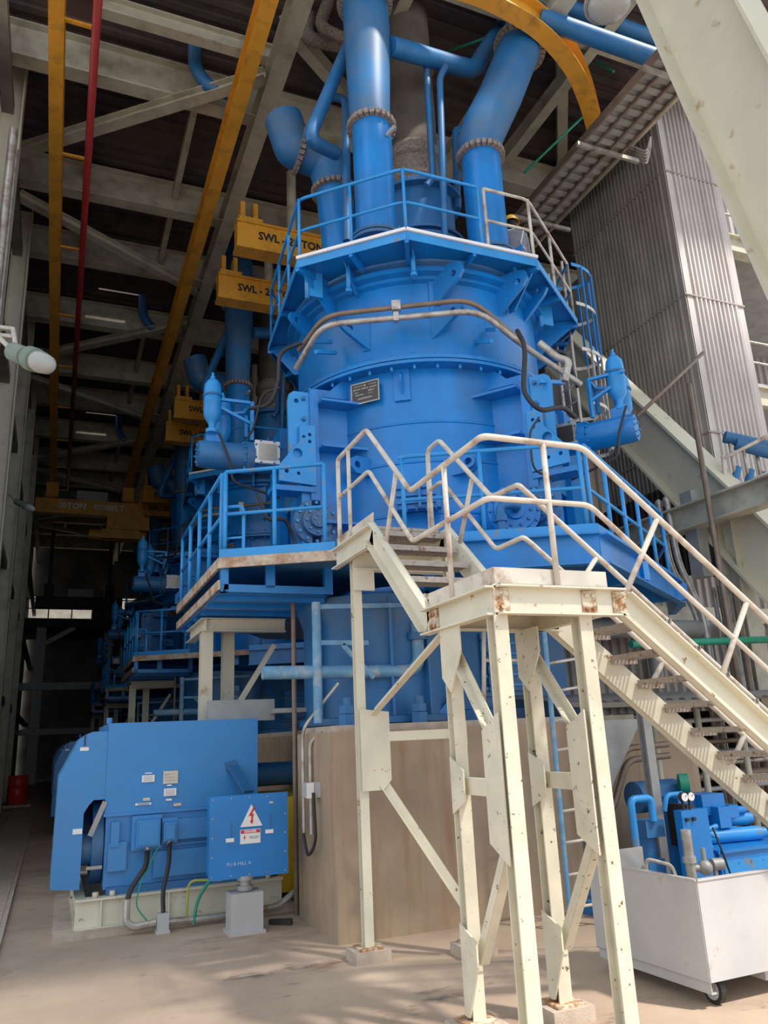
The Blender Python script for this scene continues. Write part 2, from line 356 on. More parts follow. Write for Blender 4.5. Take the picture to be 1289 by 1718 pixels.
# crane rails
t = thing('crane_rail', 'long yellow overhead crane rail nearest the left wall', 'crane rail', (-.7, 7.9, 13))
MB().ibeam((-.7, 7.9, 13.25), (-.7, 37, 13.25), .24, .5, .03).build('beam', YEL, t)
for k in range(9): MB().bar((-.7, 10.9+k*3.2, 13.1), (-.12, 10.9+k*3.2, 13.1), .06, .05).build('bracket', YEL, t)
t = thing('crane_rail', 'long yellow overhead crane rail passing beside the mills', 'crane rail', (2.45, 7.9, 13))
MB().ibeam((2.42, 7.9, 13.25), (2.42, 37, 13.25), .26, .5, .03).build('beam', YEL, t)
o = MB().cyl((-.1, 7.9, 13.0), (-.1, 36, 13.0), .07, 8).build('conductor_bar', RED); tag(o, 'dark red conductor bar along the left crane rail', 'pipe')
# curved monorail
pts = [V(p) for p in ((3.4, 8.6, 13.2), (4.4, 8.3, 13.2), (5.3, 8.15, 13.2), (6.1, 8.2, 13.2), (6.9, 8.38, 13.2), (7.75, 8.78, 13.2), (8.45, 9.3, 13.2), (9.12, 9.92, 13.2))]
mr = MB(); Q = []
for i in range(len(pts)-1):
    for j in range(4):
        tt = j/4; p0 = pts[max(i-1, 0)]; p1 = pts[i]; p2 = pts[i+1]; p3 = pts[min(i+2, len(pts)-1)]
        Q.append(.5*((2*p1)+(p2-p0)*tt+(2*p0-5*p1+4*p2-p3)*tt*tt+(3*p1-p0-3*p2+p3)*tt**3))
Q.append(pts[-1])
def sweep(mb, Q, sec):
    vs = []; n = len(sec)
    for i, p in enumerate(Q):
        d = (Q[min(i+1, len(Q)-1)]-Q[max(i-1, 0)]).normalized(); sd_ = d.cross(V((0, 0, 1))).normalized()
        vs += [p+sd_*a+V((0, 0, b)) for a, b in sec]
    fs = [(i*n+j, i*n+(j+1) % n, (i+1)*n+(j+1) % n, (i+1)*n+j) for i in range(len(Q)-1) for j in range(n)]
    mb.add(vs, fs); mb.add(vs, [tuple(range(n)), tuple(range((len(Q)-1)*n, len(Q)*n))])
sweep(mr, Q, [(-.15, -.22), (.15, -.22), (.15, -.19), (.012, -.19), (.012, .19), (.15, .19), (.15, .22), (-.15, .22), (-.15, .19), (-.012, .19), (-.012, -.19), (-.15, -.19)])
t = thing('monorail_beam', 'curved yellow monorail beam ending above the right mill pipe', 'crane rail', (6, 8.3, 13))
mr.build('curved_beam', YEL, t); MB().box(pts[-1]+V((-.06, -.05, .0)), (.34, .03, .5), (.76, .65, 0), (.65, -.76, 0)).build('end_stop', YEL, t)
MB().bar((6.5, 8.32, 13.42), (6.5, 8.32, 14.4), .2, .2).build('hanger', SAGE, t)
# twin lifting beams
def swl(y, k, j):
    t = thing('lifting_beam', ['nearest pair, ', 'second pair, ', 'third pair, '][k] + ['rear upper', 'front lower'][1-j if False else j] + ' yellow box beam lettered SWL - 20 TONS', 'lifting beam', (4.6, y, 11.8), 'yellow lifting beams')
    MB().mm((2.95, y-.15, 11.95), (6.3, y+.15, 12.5)).mm((2.93, y-.2, 11.87), (6.3, y+.2, 11.95)).mm((2.93, y-.2, 12.5), (6.3, y+.2, 12.55)).build('box_girder', YEL, t)
    MB().mm((2.98, y-.18, 12.55), (3.5, y+.18, 12.65)).mm((3.02, y-.14, 12.65), (3.12, y+.14, 13.05)).mm((3.3, y-.14, 12.65), (3.4, y+.14, 13.05)).build('end_bracket', YEL, t)
    MB().cyl((4.2, y, 12.55), (4.2, y, 14.2), .11, 10).cyl((5.6, y, 12.55), (5.6, y, 14.2), .11, 10).build('hanger', SAGE, t)
    text('lettering', 'SWL - 20 TONS', .27, (4.2, y-.153, 12.24), (1, 0, 0), (0, 0, 1), INK, t, .002, .009, sx=.86)
for k in range(3):
    swl(14.4+S*k, k, 0); swl(16.5+S*k, k, 1)
for o in [o for o in bpy.data.objects if o.name.startswith('lifting_beam')]:
    o['label'] = o['label'].replace('rear upper', 'upper in the photo').replace('front lower', 'lower in the photo')
# travelling crane far down the bay
def crane(y, lab, m=YEL, txt=True):
    t = thing('overhead_crane', lab, 'crane', (.8, y, 11.2))
    MB().mm((-1.35, y-.25, 11.7), (3.2, y+.25, 12.35)).build('bridge_girder', m, t)
    MB().mm((-.95, y-.5, 12.35), (-.45, y+.5, 13.0)).mm((2.2, y-.5, 12.35), (2.7, y+.5, 13.0)).build('end_carriage', m, t)
    MB().mm((1.6, y-.7, 11.0), (3.4, y+.3, 11.6)).mm((1.4, y-.6, 10.6), (3.0, y+.2, 11.0)).cyl((.9, y-.2, 10.8), (3.3, y-.2, 10.8), .25, 12).build('hoist_trolley', m, t)
    if not txt: MB().mm((-.8, y-.1, 13.0), (-.6, y+.1, 17.3)).mm((2.35, y-.1, 13.0), (2.55, y+.1, 17.3)).build('suspension_post', m, t)
    MB().mm((.3, y-.2, 12.35), (1.6, y+.2, 12.8)).build('control_box', GREY, t)
    if txt: text('lettering', '20TON   KOBELT', .36, (.95, y-.253, 12.05), (1, 0, 0), (0, 0, 1), WHITE, t, .002, .01)
    MB().cyl((2.2, y-.2, 10.6), (2.2, y-.2, 9.6), .04, 6).box((2.2, y-.2, 9.5), (.3, .15, .3)).build('hook_block', DARK, t)
crane(35.6, 'yellow overhead crane bridge with hoist at the end of the rails')
# ------------------------------------------------------------------ left wall columns, bracing, pipes, lamp
for k in range(6):
    y = 8.9+k*4.8
    o = MB().ibeam((-1.5, y, 0), (-1.5, y, 14.7), .3, .4, .03, (1, 0, 0)).build('wall_column', CREAM if k < 3 else SAGE)
    tag(o, f'{["nearest","second","third","fourth","fifth","farthest"][k]} cream steel column against the left wall', 'column', 'left wall columns')
for k in range(4):
    o = MB().mm((-1.66, 9.2, 3.2+k*3.4), (-1.46, 54, 3.42+k*3.4)).build('wall_rail', WALLM); tag(o, f'horizontal girt along the left wall, {["lowest","second lowest","second highest","highest"][k]}', 'beam', 'left wall girts')
for k, (x, z0, r_) in enumerate(((-1.3, 0, .07), (-1.28, 0, .045))):
    o = MB().cyl((x, 12.4+k*.5, z0), (x, 12.4+k*.5, 12), r_, 10).build('wall_conduit', GALV); tag(o, ['thicker', 'thinner'][k]+' vertical conduit standing in front of the left wall', 'pipe')
def bulkhead(P, d, lab):
    P = V(P); d = V(d).normalized(); t = thing('floodlight', lab, 'lamp', P)
    MB().tube([P+V((-.55, .1, .25)), P+V((-.2, .05, .22)), P], .02, 8, .08).build('bracket', GALV, t)
    MB().lathe(P, [(0, -.02), (.06, -.02), (.075, .0), (.075, .16), (.05, .18), (.05, .2)], 20, axis=d).build('housing', LAMPG, t)
    MB().lathe(P, [(.05, .2), (.095, .22), (.095, .3), (.08, .31)], 20, axis=d).build('collar', LAMPG, t)
    MB().lathe(P, [(.078, .3), (.085, .38), (.07, .46), (.035, .5), (0, .51)], 20, axis=d).build('glass', GLASS, t)
P0 = at(22, 590, 'y', 6.2)
bulkhead(P0, at(82, 613, 'y', 5.9)-P0, 'green explosion-proof lamp with glass globe high on the left wall')
bulkhead((-1.2, 20, 7.6), (.8, -.2, -.4), 'small far explosion-proof lamp on the left wall deeper in the bay')
# white shade / gutter pieces on near left edge
t = thing('wall_bracket', 'pale steel bracket sticking out above the left lamp', 'bracket', at(5, 560, 'y', 6.4))
MB().tube([at(-30, 545, 'y', 6.4), at(22, 553, 'y', 6.4), at(28, 588, 'y', 6.3)], .02, 8).bar(at(-30, 560, 'y', 6.4), at(20, 566, 'y', 6.4), .05, .03).build('arm', GALV, t)
o = MB().bar((-1.72, 7.6, 0), (-1.72, 7.6, 14.6), .34, .5).bar((-1.5, 7.4, 0), (-1.5, 7.4, 14), .12, .1).build('corner_post', CREAM); tag(o, 'pale corner post at the very left edge of the photo', 'column')

# end wall platform and dark crane
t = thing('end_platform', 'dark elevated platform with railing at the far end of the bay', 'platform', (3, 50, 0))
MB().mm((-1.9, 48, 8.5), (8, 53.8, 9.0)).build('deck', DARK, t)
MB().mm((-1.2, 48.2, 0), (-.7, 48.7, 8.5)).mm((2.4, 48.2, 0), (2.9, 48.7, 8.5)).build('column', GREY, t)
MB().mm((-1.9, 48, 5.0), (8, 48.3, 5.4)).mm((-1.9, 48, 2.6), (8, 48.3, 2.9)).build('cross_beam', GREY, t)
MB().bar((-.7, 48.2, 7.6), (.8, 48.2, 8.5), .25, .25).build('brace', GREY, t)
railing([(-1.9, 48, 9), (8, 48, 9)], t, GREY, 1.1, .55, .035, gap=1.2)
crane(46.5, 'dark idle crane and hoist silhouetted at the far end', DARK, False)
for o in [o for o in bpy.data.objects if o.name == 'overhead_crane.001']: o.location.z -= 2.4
# red drum
t = thing('oil_drum', 'red steel drum standing by the left wall', 'drum', (-.95, 30, 0))
MB().lathe((-.95, 30, 0), [(0, .08), (.30, .08), (.31, .1), (.31, .38), (.325, .4), (.31, .42), (.31, .68), (.325, .7), (.31, .72), (.31, .98), (.32, 1), (.3, 1), (.3, .97), (0, .97)], 32).build('drum_body', DRUMR, t)
MB().mm((-1.35, 29.6, 0), (-.5, 30.4, .08)).build('plinth', FOOT, t)

# ================================================================== MILL LINE (built once, copied down the bay)
A0 = R(243.8); NV = V((math.cos(A0), math.sin(A0), 0))
LINE = []
def line(o): LINE.append(o); return o
# ---- foundation
def foundation():
    t = thing('mill_foundation', 'tan streaked concrete foundation block under the grinding mill', 'foundation', (4.9, 8.5, 0))
    loops = [[(2.44, 7.19), (2.30, 7.35), (2.44, 8.6), (2.44, 13.2), (8.6, 13.2), (8.6, 8.6), (5.35, 7.30), (5.2, 7.19)]]
    loops = [[(2.44, 7.19), (2.44, 8.4), (3.0, 9.1), (3.0, 13.0), (8.4, 13.0), (8.4, 9.2), (5.2, 7.35), (5.1, 7.19)]]
    MB().prism(loops, (0, 0, .9), (1, 0, 0), (0, 1, 0), 1.8).build('block', CONC, t)
    MB().prism([[(2.5, 7.25), (2.5, 8.4), (3.05, 9.1), (3.05, 12.95), (8.3, 12.95), (8.3, 9.25), (5.2, 7.42), (5.1, 7.25)]], (0, 0, 1.83), (1, 0, 0), (0, 1, 0), .06).build('base_plate', FOOT, t)
    for x, y in ((583, 1205), (705, 1198)):
        P = at(x, y, 'z', 1.865) if False else at(x, 1205, 'y', 7.75); P.z = 1.86
        MB().cyl(P, P+V((0, 0, .11)), .09, 6).cyl(P+V((0, 0, .12)), P+V((0, 0, .2)), .085, 6).cyl(P+V((0, 0, .2)), P+V((0, 0, .28)), .05, 12).build('anchor_bolt', BLUED, t)
    return t
line(foundation())
# ---- mill
def mill():
    c = (MX, MY, 0)
    t = thing('grinding_mill', 'huge blue cylindrical grinding mill with bolted flange and nameplate', 'mill', (MX, MY, 1.86))
    MB().lathe(c, [(0, 1.87), (2.0, 1.87), (2.0, 2.0), (1.7, 2.02), (1.7, 3.2), (1.95, 3.3)], 64).build('lower_housing', BLUED, t)
    MB().lathe(c, [(1.9, 3.3), (1.86, 3.36), (1.86, 6.6)], 80).build('middle_shell', BLUE, t)
    s = MB()
    for z in (5.22, 5.78, 4.5): s.lathe(c, [(1.86, z-.02), (1.873, z-.008), (1.873, z+.008), (1.86, z+.02)], 80)
    s.build('weld_seam', BLUE, t)
    MB().ring((MX, MY, 6.57), 2.07, 1.8, .045, 96).ring((MX, MY, 6.63), 2.07, 1.8, .05, 96).build('flange', BLUE, t)
    MB().bolts((MX, MY, 6.68), 2.0, 40, .022, .06).bolts((MX, MY, 6.5), 2.0, 40, .022, .07).build('flange_bolts', BLUE2, t, kind='stuff')
    MB().lathe(c, [(1.93, 6.68), (1.93, 7.85), (2.0, 7.88), (2.0, 7.93), (2.1, 7.95), (2.1, 8.02), (2.0, 8.05)], 96).build('upper_shell', BLUE, t)
    MB().lathe(c, [(2.0, 8.02), (2.0, 8.25), (1.95, 8.55), (1.3, 8.75), (.7, 8.8), (0, 8.8)], 64).build('top_cover', BLUED, t)
    # air inlet casing bulging at the front
    MB().lathe((3.58, 8.85, 0), [(0, 1.88), (.95, 1.88), (.95, 1.95), (.88, 1.96), (.88, 3.0), (.95, 3.2), (.95, 3.28)], 48).build('air_inlet_casing', BLUED, t)
    r = MB()
    for az in (205, 232, 258, 285):
        d = V((math.cos(R(az)), math.sin(R(az)), 0)); r.box(V((3.58, 8.85, 2.6))+d*.92, (.1, .03, 1.3), d, V((-d.y, d.x, 0)))
    r.build('stiffener', BLUED, t)
    p = MB()
    P = at(722, 1208, 'y', 8.1); Q = at(760, 1170, 'y', 8.1)
    p.prism([[(0, 0), (.34, 0), (.34, .34)]], (P.x, 8.1, 1.87), (1, 0, 0), (0, 0, 1), .04); p.build('base_gusset', BLUE, t)
    # inspection door, lower right
    P = at(842, 1115, 'y', 8.7); dr = MB().box(P, (.62, .08, .78)); dr.box(P+V((0, -.06, 0)), (.5, .05, .66))
    D = dr.build('inspection_door', BLUED, t)
    b = MB()
    for i in range(5):
        b.box(P+V((0, -.1, -.26+i*.13)), (.5, .03, .03))
        for sx in (-.28, .28): b.cyl(P+V((sx, -.04, -.3+i*.15)), P+V((sx, -.08, -.3+i*.15)), .022, 6)
    b.build('door_ribs', BLUE2, D)
    MB().mm((4.2, 8.7, 1.9), (6.2, 9.6, 3.25)).build('side_casing', BLUED, t)
    # nameplate
    cc = (at(592, 652, 'x', 0) if False else atc(615, 660, 1.9)); n = V((cc.x-MX, cc.y-MY, 0)).normalized(); tx = V((-n.y, n.x, 0))
    np_ = MB().box(cc+n*.03, (.42, .02, .30), tx, n).build('nameplate', DPLATE, t, label='dark framed nameplate with raised lettering')
    fr = MB()
    for a, b_, w_, h_ in ((0, .15, .44, .015), (0, -.15, .44, .015), (.21, 0, .015, .3), (-.21, 0, .015, .3)): fr.box(cc+n*.042+tx*a+V((0, 0, b_)), (w_, .01, h_), tx, n)
    fr.build('nameplate_frame', PLTX, np_)
    for s_, sz, dz, dx in (('COAL MILL', .035, .105, -.09), ('BOWL PRESS INDUSTRIES', .032, .06, 0), ('NO.        2010', .03, .02, -.02), ('TYPE     WEIGHT', .03, -.02, -.02), ('MADE IN JAPAN', .035, -.09, 0)):
        if s_ in ('COAL MILL', 'BOWL PRESS INDUSTRIES', 'MADE IN JAPAN', 'NO.        2010', 'TYPE     WEIGHT'): pass
    lr = MB(); random.seed(3)
    for dz, x0, x1, hh in ((.105, -.17, -.04, .018), (.105, .06, .17, .014), (.06, -.18, -.07, .022), (.06, -.05, .05, .022), (.06, .07, .18, .022), (.015, -.15, -.11, .02), (.015, .05, .14, .024), (-.025, -.15, -.03, .02), (-.025, .05, .13, .012), (-.085, -.11, .11, .028)):
        x = x0
        while x < x1:
            wv = random.uniform(.008, .016); lr.box(cc+n*.045-tx*0+tx*(x+wv/2)+V((0, 0, dz)), (wv*.7, .006, hh*random.uniform(.6, 1)), tx, n); x += wv+.004
    for a in (90, 210, 330): lr.prism([[(0, 0), (.012, .01), (.02, 0), (.012, -.01)]], cc+n*.045+V((0, 0, .105))+tx*.0, (tx*math.cos(R(a))+V((0, 0, 1))*math.sin(R(a))), (tx*-math.sin(R(a))+V((0, 0, 1))*math.cos(R(a))), .006)
    lr.build('nameplate_lettering', PLTX, np_)
    # small vertical bracket right of the nameplate
    cc = atc(675, 645, 1.86); n = V((cc.x-MX, cc.y-MY, 0)).normalized(); tx = V((-n.y, n.x, 0))
    MB().box(cc+n*.02, (.22, .03, .5), tx, n).prism([[(0, -.22), (.16, .0), (.13, .1), (0, .2)]], cc, n, (0, 0, 1), .03).build('bracket', BLUE, t)
    # lifting lugs: upright ears on back plates
    uL, uR = V((-1, -.02, 0)), V((.53, -.85, 0)).normalized()
    def lug(px, py, u, L=.36, H=.5, up=True, nm='lifting_lug'):
        c0 = atc(px, py, 1.93); u = V(u)
        k = 1 if up else -1
        out = [(-.2, -H*.5*k), (.0, -H*.5*k), (L*.85, .0*k+.03), (L, H*.22*k), (L*.95, H*.42*k), (L*.75, H*.5*k), (-.2, H*.5*k)]
        if k < 0: out = out[::-1]
        MB().prism([out, circ(L*.68, H*.2*k, .05)], c0, u, (0, 0, 1), .06).build(nm, BLUE, t)
    def backp(px, py, H, W=.16):
        c0 = atc(px, py, 1.93); n = V((c0.x-MX, c0.y-MY, 0)).normalized(); tx = V((-n.y, n.x, 0)); MB().box(c0+n*.01, (W, .03, H), tx, n).build('lug_pad', BLUE, t)
    lug(728, 487, uR, .5, .6); lug(728, 545, uR, .48, .42); backp(728, 510, .95, .12)
    lug(835, 500, uR, .5, .6); lug(878, 512, uR, .42, .6)
    lug(618, 566, uL, .42, .42, True); backp(615, 566, .42, .12)
    P = atc(520, 560, 1.95); lug(524, 556, V((-.95, -.3, 0)).normalized(), .42, .42)
    # downward brackets under the upper platform
    for px, py in ((597, 470), (693, 445), (845, 460)):
        c0 = atc(px, py, 2.0); n = V((c0.x-MX, c0.y-MY, 0)).normalized(); tx = V((-n.y, n.x, 0))
        MB().prism([[(-.08, -.25), (.02, -.25), (.4, .2), (.4, .28), (-.08, .28)]], c0, n, (0, 0, 1), .02).build('platform_bracket', BLUE, t)
        MB().cyl(c0+n*.22+V((0, 0, -.3)), c0+n*.22+V((0, 0, .28)), .035, 8).cyl(c0+n*.22+V((0, 0, -.32)), c0+n*.22+V((0, 0, -.26)), .05, 8).build('support_bolt', BLUE2, t)
    # round bosses with lugs low on the shell
    for px, py, u in ((618, 788, V((-.9, -.35, 0)).normalized()), (765, 785, V((.6, -.75, 0)).normalized())):
        c0 = atc(px, py, 1.87)
        MB().prism([[(-.3, -.12), (.1, -.1), (.24, -.1), (.34, -.02), (.34, .08), (.24, .14), (-.3, .16)], circ(.22, .02, .05)], c0, u, (0, 0, 1), .07).build('boss_lug', BLUE, t)
        MB().ring(c0+u*.22+V((0, 0, .02))-u.cross(V((0, 0, 1)))*.0, .09, .05, .1, 20, axis=u.cross(V((0, 0, 1)))).build('boss_ring', BLUE, t)
    # small box door between stair and shell
    c0 = atc(700, 838, 1.9); n = V((c0.x-MX, c0.y-MY, 0)).normalized(); tx = V((-n.y, n.x, 0))
    b = MB().box(c0+n*.1, (.62, .16, .34), tx, n)
    for i in (-1, 0, 1): b.box(c0+n*.2+V((0, 0, i*.1)), (.5, .05, .02), tx, n)
    for i in range(5): b.cyl(c0+n*.2+tx*(-.25+i*.125)+V((0, 0, -.14)), c0+n*.2+tx*(-.25+i*.125)+V((0, 0, -.22)), .012, 6)
    b.box(c0+n*.26+tx*.05, (.03, .03, .36), tx, n); b.build('reject_door', BLUE, t)
    # round hatch at right with elbow
    P = atp(862, 858, V((MX, MY, 0))+NV*2.2, NV); ax = V((-.35, -.94, 0)).normalized()
    h = MB().lathe(P, [(0, .12), (.12, .12), (.13, .08), (.26, .08), (.27, .04), (.33, .04), (.33, -.5)], 40, axis=ax); h.build('round_hatch', BLUE, t)
    MB().bolts(P+ax*.08, .2, 10, .022, .03, ax).bolts(P+ax*.04, .3, 14, .018, .03, ax).build('hatch_bolts', BLUED, t)
    Q = P+ax*.1
    MB().tube([Q, Q+ax*.2, Q+ax*.2+V((-.2, .1, 0)), Q+ax*.2+V((-.2, .1, -.35))], .055, 12, .08).cyl(Q+ax*.2+V((-.2, .1, -.12)), Q+ax*.2+V((-.2, .1, -.2)), .075, 12).build('hatch_pipe', BLUED, t)
    return t, uL, uR
_t, uL, uR = mill(); line(_t)
# ---- roller pressure frames (left one and its mirror at the right)
def roller(u, v, side, mirror):
    c = V((MX, MY, 0)); Z = V((0, 0, 1))
    def p(a, b, z): return c+u*a+v*b+Z*z
    B = (u, v, Z)
    t = thing('roller_frame', f'blue roller pressure frame with drilled plates on the {side} of the mill', 'machine frame', p(2.6, 0, 3.6))
    def bx(a0, a1, b0, b1, z0, z1, mb): return mb.box(p((a0+a1)/2, (b0+b1)/2, (z0+z1)/2), (abs(a1-a0), abs(b1-b0), abs(z1-z0)), u, v, Z)
    m = MB(); bx(1.35, 2.15, .55, .95, 3.62, 6.42, m); bx(1.35, 2.15, -.95, -.55, 3.62, 6.42, m); m.build('box_column', BLUE, t)
    m = MB(); bx(2.06, 2.18, .5, 1.08, 3.62, 6.35, m); bx(2.06, 2.18, -1.08, -.5, 3.62, 6.35, m); m.build('column_flange', BLUE, t)
    m = MB().prism([[(1.3, 6.3), (1.95, 6.3), (1.6, 6.66), (1.3, 6.7)]], p(0, .97, 0), u, Z, .03); m.build('top_gusset', BLUE, t)
    for z in (6.14, 5.48, 4.42):
        m = MB(); bx(1.3, 2.05, .95, 1.22, z, z+.035, m); m.build('shelf', BLUE, t)
        m = MB(); bx(2.05, 1.75, .95, 1.02, z-.6, z, m); m.build('web', BLUE, t) if z < 0 else None
    o2 = [(2.18, 5.0), (2.46, 5.0), (2.48, 6.16), (2.46, 6.25), (2.4, 6.3), (2.18, 6.3)]
    MB().prism([o2, circ(2.36, 6.16, .035)], p(0, 1.02, 0), u, Z, .06).build('side_plate', BLUE2, t)
    o3 = [(2.12, 4.95), (2.62, 4.98), (2.62, 5.2), (2.34, 5.55), (2.34, 5.78), (2.12, 5.8)]
    MB().prism([o3, circ(2.37, 5.38, .07), circ(2.28, 5.62, .025), (circ(2.2, 5.66, .025)), circ(2.2, 5.56, .025), circ(2.52, 5.12, .03), circ(2.36, 5.1, .025)], p(0, 1.09, 0), u, Z, .05).build('link_plate', BLUE2, t)
    m = MB(); bx(2.12, 2.7, .8, 1.1, 4.86, 4.93, m); bx(2.06, 2.3, .5, 1.04, 3.62, 4.86, m); m.build('lower_column', BLUE, t)
    m = MB(); 
    for i in range(9): P = p(2.26, 1.0, 3.8+i*.3); m.cyl(P, P+v*.1, .03, 6)
    m.build('column_bolts', BLUED, t)
    # front covers between the two columns
    m = MB(); bx(1.9, 2.1, -.55, .55, 5.0, 6.3, m); m.build('front_cover', BLUED, t)
    # bearing hub on the side face
    P = p(2.12, .96, 4.46); m = MB().lathe(P, [(0, .26), (.1, .26), (.11, .2), (.2, .2), (.2, .12), (.3, .12), (.3, 0)], 40, axis=v); m.build('bearing_hub', BLUED, t)
    MB().bolts(P+v*.12, .26, 12, .022, .03, v).bolts(P+v*.2, .155, 8, .016, .03, v).bolts(P+v*.26, .06, 5, .012, .02, v).build('hub_bolts', BLUE2, t)
    # hydraulic cylinder, radial
    t2 = thing('hydraulic_cylinder', f'blue horizontal hydraulic cylinder pointing outward on the {side} of the mill', 'hydraulic cylinder', p(3, 0, 5.4))
    sh = -.2 if mirror else 0
    q = lambda a: p(a+sh, 0, 5.66)
    MB().lathe(p(sh, 0, 5.66), [(0, 2.1), (.2, 2.1), (.2, 2.72), (.2, 2.72), (.24, 2.72), (.24, 2.84), (.2, 2.84), (.2, 3.42), (.18, 3.5), (0, 3.5)], 32, axis=u).build('cylinder_barrel', BLUED if not mirror else BLUE, t2)
    m = MB(); wv = p(2.55+sh, .2, 5.7); m.box(wv, (.36, .05, .34), u, v, Z); fo = m.build('sight_window_frame', WHITE if not mirror else GALV, t2)
    MB().box(wv+v*.03, (.26, .02, .24), u, v, Z).build('window_pane', PLATE if not mirror else DARK, fo)
    MB().bolts(wv+v*.025, .19, 12, .014, .02, v).build('window_bolts', BLUED, fo)
    MB().bolts(q(2.84), .215, 12, .016, .03, u).bolts(q(3.5), .13, 8, .014, .02, u).build('barrel_bolts', BLUE2, t2)
    MB().box(p(3.3+sh, 0, 5.9), (.2, .2, .14), u, v, Z).build('port_block', BLUE, t2)
    # accumulators
    for k, (aa, bb, zz) in enumerate(((3.32+sh, .1 if not mirror else .02, 0), (3.1, -.28 if not mirror else -.34, -.12))):
        t3 = thing('accumulator', f'blue bottle-shaped accumulator, {["outer and taller looking","inner and half hidden"][k]}, on the {side} cylinder', 'accumulator', p(aa, bb, 5.95+zz))
        MB().lathe(p(aa, bb, zz), [(0, 5.95), (.09, 5.95), (.09, 6.0), (.05, 6.02), (.05, 6.08), (.075, 6.12), (.12, 6.2), (.125, 6.28), (.125, 6.4), (.13, 6.41), (.13, 6.43), (.125, 6.44), (.125, 6.62), (.11, 6.7), (.07, 6.76), (.035, 6.79), (.035, 6.82), (.02, 6.83), (.02, 6.88), (0, 6.89)], 28).build('bottle', BLUE2, t3)
        MB().ring(p(aa, bb, 6.5+zz), .14, .12, .03, 24).build('clamp_band', BLUED, t3); line(t3)
    m = MB(); m.bar(p(2.75, -.3, 6.1), p(2.75, -.3, 6.55), .05, .05).bar(p(2.75, .1, 5.9), p(2.75, .1, 6.5), .05, .05).bar(p(2.75, .1, 6.48), p(3.25, .1, 6.48), .05, .04).bar(p(2.75, .1, 6.15), p(3.2, .1, 6.35), .05, .04)
    m.bar(p(2.75, -.3, 6.5), p(3.1, -.3, 6.42), .05, .04).bar(p(2.75, -.3, 6.48), p(2.75, .1, 6.48), .05, .05); m.build('accumulator_bracket', BLUE2, t2)
    MB().tube([p(3.25, .25, 5.9), p(3.1, .28, 5.5), p(3.05, .25, 5.2), p(2.4, .3, 5.0)], .018, 8, .1).build('hydraulic_hose', BLACK, t2)
    line(t); line(t2)
uLn = V((-1, 0, 0)); vL = V((0, -1, 0))
def refl(d): tv = V((-NV.y, NV.x, 0)); return NV*d.dot(NV) - tv*d.dot(tv)
roller(uLn, vL, 'left side', False); roller(refl(uLn).normalized(), refl(vL).normalized(), 'right side', True)
